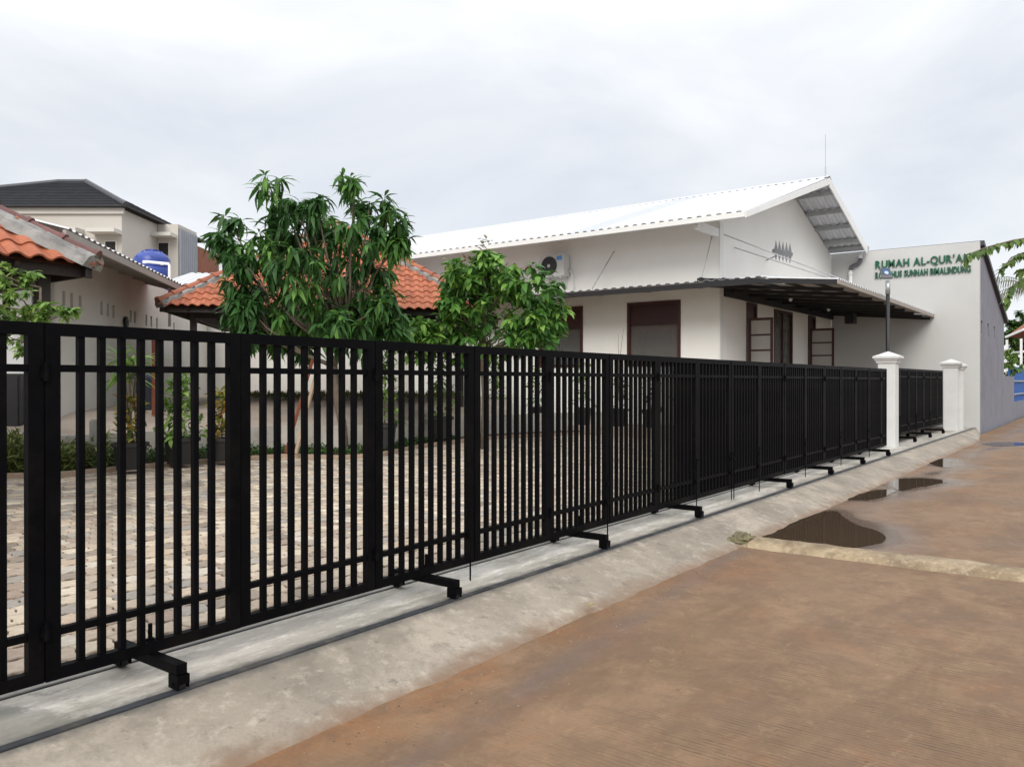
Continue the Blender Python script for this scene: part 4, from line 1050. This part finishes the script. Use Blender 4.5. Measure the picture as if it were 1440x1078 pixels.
g = MB(); g.box(xe-.2, xe, SY+.22, 10, -.3, 4.1); g.build('end_wall', M_GREYWALL, ann)
# lower wall further along, and the neighbour beyond
g = MB(); g.box(xe+.01, 44.2, SY+.02, SY+.2, -.3, 1.85); tag(g.build('boundary_wall', M_GREYWALL, loc=(42,SY,0)), 'low grey rendered wall running on from the grey annex', 'wall')
fence = thing('sheet_fence', (52, 4.1, 0), 'bright blue corrugated sheet fence on a low grey base', 'fence')
g = MB(); g.box(44.21, 75, 4.0, 4.2, -.3, .58); g.build('base_wall', M_GREYWALL, fence)
for i in range(30):
    g = MB(); corr(g, (44.25+i, 4.02, .6), (.98,0,0), (0,.001,1.75), 6, .02); g.build('sheet', M_BLUE, fence)
for z in (.95, 1.6): g = MB(); g.box(44.25, 75, 3.93, 3.975, z, z+.06); g.build('rail', M_GREYSTEEL, fence)
tent = thing('market_tent', (50, 6.5, 0), 'small white framed canopy shelter behind the blue fence', 'shelter')
for (px, t) in ((1416,46),(1436,45),(1470,46),(1455,49)):
    q = Q(px, t); MB().beam((q.x,q.y,-.2),(q.x,q.y,4.0),.12,.12,UX).build('post', M_PIPE, tent)
a, b_, c_, d_ = V(1414,474,46), V(1440,463,45), V(1475,470,46), V(1455,478,49); ap = V(1450,448,46.5)
MB().add([a,b_,c_,d_,ap], [(0,1,4),(1,2,4),(2,3,4),(3,0,4),(0,3,2,1)]).build('roof', M_BRICKRED, tent)
for u, v in ((a,b_),(b_,c_)): MB().beam(u, v, .12, .12).build('edge_beam', M_PIPE, tent)
MB().beam(V(1416,497,46), V(1440,494,45), .1, .1).build('cross_beam', M_PIPE, tent)
small_tree('wall_shrub', 'rounded green shrub with some reddish leaves above the low grey wall', 'shrub', 1420, 38.5, 0, 2.6, [(1420,505,16),(1412,512,12),(1428,515,11),(1418,525,10),(1423,497,10)], LS_M, ML_LIGHT, 9, 34, spread=.5)

# raised letters
def letters(text, y_left, y_right, zb, h, bold, label, cat):
    root = thing('sign_lettering', (SX-.02, (y_left+y_right)/2, zb), label, cat, 'green raised lettering on the sign wall')
    items = []; x = 0
    for ch in text:
        if ch == ' ': x += .34; continue
        cu = bpy.data.curves.new('letter', 'FONT'); cu.body = ch; cu.size = 1; cu.extrude = .06; cu.offset = bold; cu.resolution_u = 4
        ob = bpy.data.objects.new('letter', cu); COL.objects.link(ob); dg = bpy.context.evaluated_depsgraph_get()
        me = bpy.data.meshes.new_from_object(ob.evaluated_get(dg)); COL.objects.unlink(ob); bpy.data.objects.remove(ob)
        co = np.zeros(len(me.vertices)*3); me.vertices.foreach_get('co', co); co = co.reshape(-1,3)
        x0, x1 = co[:,0].min(), co[:,0].max(); co[:,0] += x - x0; x += (x1-x0) + .10; items.append((me, co))
    tot = x - .10; sx = (y_left - y_right)/tot; cap = max(c_[:,1].max() for _, c_ in items)
    for me, co in items:
        n = np.empty_like(co); n[:,1] = -co[:,0]*sx; n[:,2] = co[:,1]*h/cap; n[:,0] = -co[:,2]*.5
        n[:,0] -= .03; n[:,1] += y_left; n[:,2] += zb; n[:,0] += SX
        Mi = W[root.name].inverted().to_translation(); n += np.array(Mi)
        me.vertices.foreach_set('co', n.ravel()); me.materials.clear(); me.materials.append(M_GREENLETTER); me.update()
        link(bpy.data.objects.new('letter', me), root, W[root.name])
letters("RUMAH AL-QUR'AN", 7.12, 4.02, 5.80, .285, .022, "larger green raised letters reading RUMAH AL-QUR'AN on the white sign wall", 'sign')
letters("ROUDHUS SUNNAH BIMALINDUNG", 7.12, 4.02, 5.42, .235, .022, 'smaller green raised letters reading ROUDHUS SUNNAH BIMALINDUNG below', 'sign')

# solar street lamp
lx, ly = 23.4, 4.9
lamp = thing('street_lamp', (lx,ly,0), 'slim black pole lamp with a small solar panel head behind the gate', 'street lamp')
MB().tube([(lx,ly,0),(lx,ly,4.2)], .05, 12).build('pole', M_DKFRAME, lamp, smooth=True)
MB().tube([(lx,ly,3.95),(lx,ly,4.32)], .06, 12).build('bracket', M_GREYSTEEL, lamp, smooth=True)
hc = Vector((lx,ly,4.5)) - RT*.06
e_u = RT; e_v = (Z*.85 + FW*.5).normalized(); e_n = e_u.cross(e_v)
g = MB(); g.fbox(hc - e_u*.14 - e_v*.17, e_u*.28, e_v*.34, e_n*.05); g.build('lamp_head', M_PIPEDK, lamp, bevel=.01)
g = MB(); g.fbox(hc - e_u*.11 - e_v*.05 - e_n*.0 + e_n*.052, e_u*.22, e_v*.2, e_n*.006) if e_n.dot(FW) < 0 else g.fbox(hc - e_u*.12 - e_v*.12 - e_n*.008, e_u*.24, e_v*.26, e_n*.006)
g.build('solar_panel', M_PANELBLUE, lamp)
g = MB(); sgn = 1 if e_n.dot(FW) < 0 else -1; g.lathe(hc + e_v*.0 + e_n*(.06 if sgn > 0 else -.02), [(.06,0),(.05,.012)], 14, e_n*sgn); g.build('lens', M_LAMPGLASS, lamp)

# ------------------------------------------------------------------ orange tiled pavilions
TW, TL = .215, .30
def tile_verts():
    n = 8; vs = []; fs = []
    prof = [0,.55,.95,1,.8,.35,.02,-.12,-.05]
    for (v, dz) in ((0,.030),(1,.004)):
        for k in range(n+1): vs.append(((k/n-.5)*TW*1.04, v*TL*1.12, prof[k]*.042 + dz))
    for k in range(n+1): vs.append(((k/n-.5)*TW*1.04, 0, prof[k]*.042 + .030 - .022))
    m = n+1
    for k in range(n): fs += [(k, k+1, m+k+1, m+k), (2*m+k, 2*m+k+1, k+1, k)]
    return np.array(vs), fs
TV, TF = tile_verts()
g = MB(); g.add(TV.tolist(), TF); TILE = g.mesh('roof_tile', M_TILE, smooth=False)
def tri_roof(root, A, B, apex, singles, key=None, clear=.1):
    """tiles on the triangle A-B-apex (A left, B right seen from outside)"""
    A, B, apex = Vector(A), Vector(B), Vector(apex); e = (B-A).normalized(); w = (B-A).length; mid = (A+B)/2
    s = apex - A; s = (s - e*s.dot(e)); hl = s.length; s.normalize(); n = e.cross(s)
    fa = (apex-A).dot(e); Ms = []
    for j in range(int(hl/(TL*.9))+1):
        v = j*TL*.9
        l = fa*v/hl; r_ = w - (w-fa)*v/hl; k0 = int(math.floor(l/TW))
        for k in range(k0, int(r_/TW)+1):
            u = (k+.5)*TW
            if u < l + TW*clear or u > r_ - TW*clear or v > hl - .15: continue
            p = A + e*u + s*(v - .06) + n*.02
            Mx = Matrix(((e.x,s.x,n.x,p.x),(e.y,s.y,n.y,p.y),(e.z,s.z,n.z,p.z),(0,0,0,1)))
            Ms.append(Mx @ Matrix.Rotation(ru(-.015,.015), 4, 'Z') @ Matrix.Translation((0,0,ru(-.003,.004))))
    if key: Ms.sort(key=lambda q: key(q.translation))
    for q in Ms[:singles]: place('roof_tile', TILE, root, q)
    return Ms[singles:]
def cap_line(root, a, b, m, r0=.085, L_=.38, mort=.15):
    a = Vector(a); b = Vector(b); d = (b-a); n = max(1, int(d.length/L_)); x = d.normalized(); y = Z.cross(x).normalized(); z = x.cross(y)
    # mortar bed
    pts = []; K = 24; vs = []; fs = []
    prof = [(-mort,-.06),(-mort*.85,.06),(-mort*.35,.105),(mort*.35,.105),(mort*.85,.06),(mort,-.06)]
    for i in range(K+1):
        c = a + d*i/K
        for (u, v) in prof:
            j = noise.noise(c*4 + Vector((u*30,0,0))); vs.append(c + y*u*(1+.12*j) + z*(v + .02*j))
    k = len(prof); fs = [(i*k+q, (i+1)*k+q, (i+1)*k+q+1, i*k+q+1) for i in range(K) for q in range(k-1)] + [tuple(range(k)), tuple(K*k+q for q in range(k-1,-1,-1))]
    MB().add(vs, [f[::-1] for f in fs]).build('mortar_bed', M_MORTAR, root)
    for i in range(n):
        c0 = a + d*(i/n) + z*.075; c1 = a + d*((i+1.08)/n) + z*.075; vs = []; fs = []; N_ = 8
        for (c, rr) in ((c0, r0*1.22), (c0 + x*.05, r0*1.22), (c0 + x*.055, r0), (c1, r0*.92)):
            for q in range(N_+1):
                t_ = math.pi*q/N_; vs.append(c + y*math.cos(t_)*rr + z*math.sin(t_)*rr)
        m_ = N_+1
        for s_ in range(3): fs += [(s_*m_+q, s_*m_+q+1, (s_+1)*m_+q+1, (s_+1)*m_+q) for q in range(N_)]
        fs.append(tuple(range(N_,-1,-1)))
        MB().add(vs, [f[::-1] for f in fs]).build('ridge_cap', m, root, auto=True)
def pavilion(name, label, FL, w, ez, rise, capm, singles, key, post_in, cap_r, floor_z, KD=KD, HD=HD, mort=.17, clear=.1):
    FL = Vector((FL.x, FL.y, ez)); FR = FL + KD*w; BL = FL + HD*w; BR = FR + HD*w; ap = (FL+BR)/2; ap.z = ez + rise
    c = (FL+BR)/2; root = thing(name, (c.x, c.y, floor_z), label, 'pavilion', 'orange tiled pavilions', math.atan2(KD.y, KD.x))
    rest = tri_roof(root, FL, FR, ap, singles, key, clear)
    for (a, b_) in ((FR, BR), (BR, BL), (BL, FL)): rest += tri_roof(root, a, b_, ap, 0)
    joined('roof_tiles', TV, TF, rest, M_TILES, root)
    dn = Z*.03
    MB().add([FL-dn,FR-dn,BR-dn,BL-dn,ap-dn], [(0,1,4),(1,2,4),(2,3,4),(3,0,4)]).build('roof_deck', M_TILEUNDER, root)
    for q in (FL, FR, BR, BL): cap_line(root, q + (ap-q).normalized()*.02, ap, capm, cap_r, mort=mort)
    for (a, b_) in ((FL,FR),(FR,BR),(BR,BL),(BL,FL)):
        inw = ((ap - (a+b_)/2)); inw.z = 0; inw.normalize()
        MB().beam(a + inw*.10 - Z*.08, b_ + inw*.10 - Z*.08, .03, .12).build('fascia', M_DKWOOD, root)
        MB().beam(a.lerp(b_, post_in/w) + inw*post_in - Z*.16, a.lerp(b_, 1-post_in/w) + inw*post_in - Z*.16, .10, .16).build('beam', M_DKWOOD, root)
        for k in range(1, int(w/.6)):
            p0 = a.lerp(b_, k*.6/w); top_ = ap.copy(); q = p0 + inw*min(k*.6, w-k*.6)*.95; q.z = ez + rise*(q - p0).length/(w/2)
            MB().beam(p0 + inw*.02 - Z*.07, q - Z*.07, .05, .06).build('rafter', M_DKWOOD, root)
    ci = [FL + KD*post_in + HD*post_in, FR - KD*post_in + HD*post_in, BR - KD*post_in - HD*post_in, BL + KD*post_in - HD*post_in]
    for q in ci:
        MB().beam((q.x,q.y,floor_z),(q.x,q.y,ez-.08),.13,.13,KD).build('post', M_DKWOOD, root)
    return root
near = Vector((4.40, 9.12, 0))
pavilion('pavilion', 'near tiled roof corner with a dark red capped hip at the upper left', near - UX*5, 5, 2.91, 1.72, M_RIDGE, 200, lambda p: (p - Vector((near.x, near.y, 2.99))).length, .4, .08, .05, UX, UY, .27, .75)
FLm = Q(223, 17.6)
pavilion('pavilion', 'large pavilion with an orange tiled hip roof standing behind the mango tree', FLm, 7.3, 3.28, 2.52, M_RIDGEO, 300, None, .6, .09, 1.0)

# ------------------------------------------------------------------ old white house on the left
def hw(t): return P(t, -8.36 - .168*(t-15))                        # line of its long side wall
Zv = Z
oh = thing('old_house', hw(16), 'low old white house with slot vents and a deep sheet metal eave', 'house')
A0 = hw(14.4); A1 = hw(27.6); Lw = (A1-A0).length; outn = KD
def vent_holes(lst): return lst
vents = []
def s_at(px):   # distance along the wall seen at this bearing
    a = (px-720)/F_PX; t = (-8.36 + .168*15)/(a + .168); return (hw(t) - A0).length
for px in (90,101,113,143,152,160,184,190,206,213,221,245,268): vents.append((s_at(px)-.075, s_at(px)+.075, 3.02, 3.30))
vents.sort()
g = MB(); wall_cells(g, A0 - KD*.2, HD, KD, Lw, .6, 4.15, vents, .2); g.build('side_wall', M_OLDHOUSE, oh)
g = MB(); g.fbox(A0 - KD*.32 + Z*.6, HD*Lw, KD*.02, Z*3.5); g.build('vent_backing', M_DARKROOM, oh)
g = MB(); wall_cells(g, A0 - KD*.0, -KD, HD, 6.0, .6, 4.1, [(.62, 2.6, 2.35, 3.6)], .2); g.build('front_wall', M_PILLAR, oh)
wn = MB(); o_ = A0 - KD*2.6 + HD*.04; wn.fbox(o_ + Z*2.35, KD*1.98, HD*.06, Z*.06); wn.fbox(o_ + Z*3.54, KD*1.98, HD*.06, Z*.06); wn.fbox(o_ + Z*2.41, KD*.06, HD*.06, Z*1.13); wn.fbox(o_ + KD*1.92 + Z*2.41, KD*.06, HD*.06, Z*1.13)
wf = wn.build('window', M_TRIMW, oh)
for k in range(8):
    MB().fbox(o_ + KD*(.2+.22*k) + HD*.01 + Z*2.41, KD*.035, HD*.035, Z*1.13).build('bar', M_TRIMW, wf)
g = MB(); g.fbox(o_ + HD*.35 + Z*2.2 - KD*.2, KD*2.4, HD*1, Z*1.6); g.build('room_recess', M_DARKROOM, wf)
c = hw((-8.36 + .168*15)/((175-720)/F_PX + .168)); g = MB(); g.lathe(c + Z*2.98 + KD*.01, [(.13,0),(.13,.06),(.05,.08)], 18, KD); g.build('round_meter', M_DKFRAME, oh)
# sheet metal roof: eave 1.1 m outside the wall, rising to the left
E0 = hw(12.0) + KD*1.12; up = (-KD*4.5 + Z*1.1)
lenE = 8.6; n = 8
for i in range(n):
    g = MB(); corr(g, E0 + HD*(lenE*i/n + .004) + Z*3.93, HD*(lenE/n - .008), up, 4, .03); g.build('roof_sheet', M_ROOFW, oh)
g = MB(); g.beam(E0 + Z*3.85 - KD*.03, E0 + HD*lenE + Z*3.85 - KD*.03, .05, .12); g.build('eave_beam', M_CANOPYIN, oh)
for k in range(9):
    p = E0 + HD*(.2 + k*1.02) + Z*3.86 - KD*.06; g = MB(); g.beam(p, p + up*.95 , .06, .10); g.build('rafter', M_CANOPYIN, oh)
for u in (.12,.3,.5,.7): g = MB(); p = E0 + up*u + Z*3.885; g.beam(p, p + HD*lenE, .05, .05); g.build('purlin', M_GREYSTEEL, oh)
g = MB(); g.fbox(hw(20.8) - KD*5 - KD*.35 + Z*.6, HD*6.8, KD*5, Z*3.6); g.build('rear_block', M_OLDHOUSE, oh)

# back house with pale metal roof
bh0 = hw(27.8) - KD*1.5
bh = thing('back_house', bh0, 'plain white wall with a pale metal roof at the back of the yard', 'house')
g = MB(); g.fbox(bh0 + KD*1.3 + Z*.6, KD*7.2, HD*.2, Z*3.9); g.build('front_wall', M_OLDHOUSE, bh)
for i in range(9):
    g = MB(); corr(g, bh0 - HD*.5 + KD*(i*1.0+.004) + Z*4.9, KD*.99, HD*4.5 + Z*.95, 4, .03); g.build('roof_sheet', M_ROOFW, bh)
g = MB(); g.beam(bh0 - HD*.4 + Z*4.83, bh0 - HD*.4 + KD*9 + Z*4.83, .06, .12); g.build('fascia', M_TRIMW, bh)
g = MB(); g.fbox(bh0 + KD*.0 + HD*.25 + Z*.6, KD*8.6, HD*4, Z*4.1); g.build('main_block', M_OLDHOUSE, bh)

# blue water tank on the rear block, with its white pipe
tkc = Q(214, 23.6, 4.2)
tank = thing('water_tank', tkc, 'round blue plastic water tank on the old house roof', 'water tank')
MB().lathe(tkc, [(.47,0),(.5,.04),(.5,.30),(.485,.33),(.5,.36),(.5,.70),(.485,.73),(.5,.76),(.5,.98),(.42,1.12),(.25,1.2),(.2,1.2),(.2,1.26),(.05,1.29)], 28).build('barrel', M_TANK, tank, auto=True)
fd = (-(tkc)).normalized(); fd.z = 0
for (a_, zz, w_) in ((-.35, .90, .17), (.55, .88, .10)):
    nrm = Matrix.Rotation(a_, 3, 'Z') @ fd; tg = Z.cross(nrm); g = MB(); g.fbox(tkc + nrm*.503 - tg*w_/2 + Z*(zz-.10), tg*w_, nrm*.004, Z*.085); g.build('label_patch', M_LABELW, tank)
for k in range(6):
    a_ = k*math.pi/3; d_ = Vector((math.cos(a_), math.sin(a_), 0)); MB().beam(tkc + d_*.485 + Z*1.0, tkc + d_*.27 + Z*1.2, .07, .05).build('rib', M_TANK, tank)
g = MB(); g.tube([V(205,368,20.3), V(237.5,371,20.3), V(238.5,374,20.3), Q(238.5,20.3,3.0)], .035, 8)
tag(g.build('water_pipe', M_PIPE, loc=V(238,400,20.3), smooth=True), 'thin white water pipe bent down in front of the metal eave', 'pipe')

# ------------------------------------------------------------------ beige house far behind
be = thing('beige_house', P(36,-20), 'two storey beige house with a dark tiled hip roof in the background', 'house')
T0, T1, R0, R1, EZ = 34.0, 38.2, -28.0, -16.5, 8.9
g = MB(); g.fbox(P(T0, R0, 0), RT*(R1-R0), FW*(T1-T0), Z*EZ); g.build('wall', M_BEIGE, be)
g = MB(); g.fbox(P(T0-.12, R0, EZ-.22), RT*(R1-R0+.12), FW*.118, Z*.24); g.build('cornice', M_BEIGETRIM, be)
o_ = .35; c0, c1, c2, c3 = P(T0-o_, R0-o_, EZ+.03), P(T0-o_, R1+o_, EZ+.03), P(T1+4+o_, R1+o_, EZ+.03), P(T1+4+o_, R0-o_, EZ+.03)
r0_, r1_ = V(83,258,36.4), V(121,258,36.4); r0_.z = r1_.z
nrow = 15
def lap_face(a, b_, d_, c_, nm):    # a-b eave, d-c top edge; rows of lapped tiles
    g = MB()
    nn = (b_-a).cross(d_-a).normalized()
    for j in range(nrow):
        u0, u1 = j/nrow, (j+1)/nrow; p0, p1 = a.lerp(d_,u0), b_.lerp(c_,u0); q0, q1 = a.lerp(d_,u1), b_.lerp(c_,u1)
        g.add([p0+nn*.07, p1+nn*.07, q1+nn*.01, q0+nn*.01, p0-nn*.01, p1-nn*.01], [(0,1,2,3),(4,5,1,0)])
    g.build(nm, M_DKTILE, be)
r1b = r1_ + FW*4
lap_face(c0, c1, r0_, r1_, 'roof_slope'); lap_face(c1, c2, r1_, r1b, 'roof_slope')
MB().add([c3, c0, r0_, r1b + RT*0, c2], [(0,1,2,3),(0,3,4)]).build('roof_slope', M_DKTILE, be)
MB().tube([c1 + Z*.08, r1_ + Z*.08], .13, 8).build('hip_cap', M_DKTILE, be); MB().tube([r0_ + Z*.06, r1_ + Z*.06], .13, 8).build('ridge_cap', M_DKTILE, be); MB().tube([c0 + Z*.08, r0_ + Z*.06], .13, 8).build('hip_cap', M_DKTILE, be)
g = MB(); g.fbox(P(37.4, -16.48, 0), RT*.95, FW*2.2, Z*8.92); g.build('wing', M_BEIGE, be)
g = MB(); corr(g, P(37.42, -15.5, 0), FW*2.15, Z*8.75, 9, .04); g.build('corrugated_side', M_CORRGREY, be)
g = MB(); g.fbox(P(39.65, -17.5, 0), RT*1.95, FW*3, Z*8.3); g.build('brick_part', M_BRICKRED, be)
for (px0, px1, y0, y1, t) in ((133,172,330,323,T0),(82,119,329,320,T0),(210,249,335,330,37.4)):
    a = V(px0, y0, t); b_ = V(px1, y0, t); g = MB(); g.fbox(a - FW*.7, b_-a, FW*.698, Z*.16); g.build('sunshade', M_BEIGETRIM, be)
for (px0, px1, y0, y1, t) in ((147,165,368,338,T0),(96,112,360,333,T0),(222,239,366,340,37.4),(30,60,360,325,T0)):
    a = V(px0, y0, t); b_ = V(px1, y0, t); hgt = (y0-y1)/F_PX*t; g = MB(); g.fbox(a - FW*.03, b_-a, FW*.028, Z*hgt); f = g.build('window', M_BEIGETRIM, be)
    g = MB(); g.fbox(a - FW*.04 + RT*.06 + Z*.06, (b_-a) - RT*.12, FW*.008, Z*(hgt-.12)); g.build('pane', M_DARKROOM, f)

# black cabinet in front of the old house
cb = P(13.9, -9.0, .80)
cab = thing('black_cabinet', cb, 'black cabinet standing by the old house wall behind the gate at far left', 'cabinet', None, ROT_H)
g = MB(); g.fbox(cb - KD*.9, KD*1.35, HD*.5, Z*.95); g.build('body', M_DKFRAME, cab, bevel=.01)
for k in range(2):
    g = MB(); g.fbox(cb - KD*(.88 - .66*k) - HD*.02 + Z*.04, KD*.64, HD*.018, Z*.86); d_ = g.build('door', M_DKFRAME, cab)
    g = MB(); g.fbox(cb - KD*(.30 - .1*k) - HD*.045 + Z*.45, KD*.02, HD*.022, Z*.14); g.build('handle', M_GREYSTEEL, d_)

# ------------------------------------------------------------------ background trees, palm, near branch
small_tree('broad_tree', 'dense dark tree right of the grey annex in the distance', 'tree', 1470, 62, -.3, 5, [(1462,490,30),(1440,470,24),(1480,460,34),(1425,480,14),(1500,500,40),(1445,500,22),(1430,456,14),(1452,448,24),(1438,486,20),(1420,472,10),(1475,440,26)], leaf_shape(.5,.22,.4,.2), ML_DARK, 12, 40, spread=2, stem=.2)
pc = Q(1452, 50, -.3); palm = thing('palm_tree', pc, 'coconut palm with drooping pale fronds behind the grey annex', 'palm')
ptop = V(1450, 408, 50); MB().tube([pc, pc.lerp(ptop,.5) + RT*.2, ptop], [.22,.17,.14], 10).build('trunk', M_BARK, palm, smooth=True)
lvp, lfp = leaf_shape(.75, .05, .5, .1, ((0,.5),(.3,1),(1,.05)))
for k in range(15):
    az = k*2*math.pi/15 + ru(-.1,.1); el0 = R(ru(15,65)); LMp = []; pts = []; p = ptop.copy(); el = el0; seg = .28
    for i in range(12):
        pts.append(p.copy()); d = Vector((math.cos(az)*math.cos(el), math.sin(az)*math.cos(el), math.sin(el))); p = p + d*seg; el -= R(9)
        if i > 0:
            for s in (-1,1):
                for q in (0,.5): LMp.append(leafM(p - d*seg*q, az + s*R(62), el*.3 - R(35), 0, (1 - .5*abs(i/11-.45))*ru(.85,1.1)))
    f = MB().tube(pts, [.03 - .002*i for i in range(12)], 5).build('frond', M_PALMLEAF, palm)
    joined('leaflets', lvp, lfp, LMp, M_PALMLEAF, f)

# roadside tree: its trunk stands out of frame, its branches hang in at the upper right
NT = 9.0
tb = P(9.6, 9.4, -.1); rt = thing('roadside_tree', tb, 'leafy branches hanging in at the upper right over the road', 'tree')
crown = P(9.4, 9.2, 4.0)
MB().tube([tb - Z*.2, tb.lerp(crown,.5) + RT*.1, crown], [.16,.13,.1], 10).build('trunk', M_BARK, rt, smooth=True)
lv5, lf5 = leaf_shape(.115, .062, .35, .2, ((0,.15),(.2,.7),(.35,.62),(.5,1.0),(.62,.7),(.8,.5),(1,.03)))
LM = []
arcs = [[(1640,330),(1540,322),(1460,333),(1425,338),(1390,347),(1366,356),(1356,368)], [(1640,335),(1540,335),(1470,346),(1435,357),(1414,371),(1405,385)],
        [(1640,345),(1540,350),(1470,366),(1445,374),(1434,382)], [(1640,350),(1540,362),(1465,380),(1440,391),(1422,404),(1414,424)], [(1640,320),(1560,300),(1500,296),(1462,310)]]
for ai, arc in enumerate(arcs):
    dd = NT + (ai-2)*.15; pts = [V(px, y, dd + (px-1440)*.001) for px, y in arc]; pts[0] = pts[0].lerp(crown, .5); pts.insert(0, crown + Vector((ru(-.1,.1), ru(-.1,.1), 0)))
    br = MB().tube(pts, [.04,.025,.018,.013,.010,.008,.006,.004,.003][:len(pts)-1] + [.003], 6).build('branch', M_BARK, rt, smooth=True)
    for a, b_ in zip(pts[1:], pts[2:]):
        n = max(3, int((b_-a).length/.022))
        for i in range(n):
            q = a.lerp(b_, i/n); d = (b_-a); az = math.atan2(d.y, d.x)
            for s in (-1, 1):
                if rnd() < .9: LM.append(leafM(q + Z*ru(-.015,.01), az + s*R(ru(35,85)), R(ru(-75,-5)), ru(-.4,.4), ru(.55,1.1)))
scatter_leaves(rt, LM, lv5, lf5, ML_NEAR, 300)

# fallen leaf on the apron
q = Q(840, (EYE+.13)*F_PX/(853-HORIZON), -.128)
M_YEL = mat("yellow fallen leaf", (.42,.36,.04), .5, .15, 20)
lvx, lfx = leaf_shape(.09, .04, .3, .4); g = MB(); Mx = leafM(q + Z*.012, 2.2, R(8), .2, 1.0); g.add([Mx @ Vector(v) for v in lvx], lfx)
tag(g.build('fallen_leaf', M_YEL, loc=q), 'single yellow leaf lying on the sloped concrete apron', 'leaf')

# loose grit and crumbs where the road meets the apron
lv_, lf_ = [], []
for k in range(5): a_ = k*2*math.pi/5; lv_.append((math.cos(a_), math.sin(a_), 0))
for k in range(5): a_ = k*2*math.pi/5 + .5; lv_.append((.6*math.cos(a_), .6*math.sin(a_), .6))
lf_ = [(k, (k+1) % 5, 5+k) for k in range(5)] + [((k+1) % 5, 5+(k+1) % 5, 5+k) for k in range(5)] + [(5,6,7,8,9)]
LM = []
for i in range(900):
    x = ru(1.5, 14); y = 3.2 - abs(random.gauss(0, .35)) if rnd() < .7 else ru(-2.2, 3.2)
    if any(in_poly(Vector((x, y, 0)), poly) for poly in PUD_W): continue
    LM.append(Matrix.Translation((x, y, ROAD_Z)) @ Matrix.Rotation(ru(0, 6.28), 4, 'Z') @ Matrix.Scale(random.choice((.003,.004,.005,.007)), 4))
M_GRIT = palette_mat("road grit", [(.10,.06,.035),(.22,.15,.09),(.25,.185,.12),(.06,.045,.03)], .9, True, 0)
tag(joined('grit', np.array(lv_), lf_, LM, M_GRIT, None), kind='stuff')
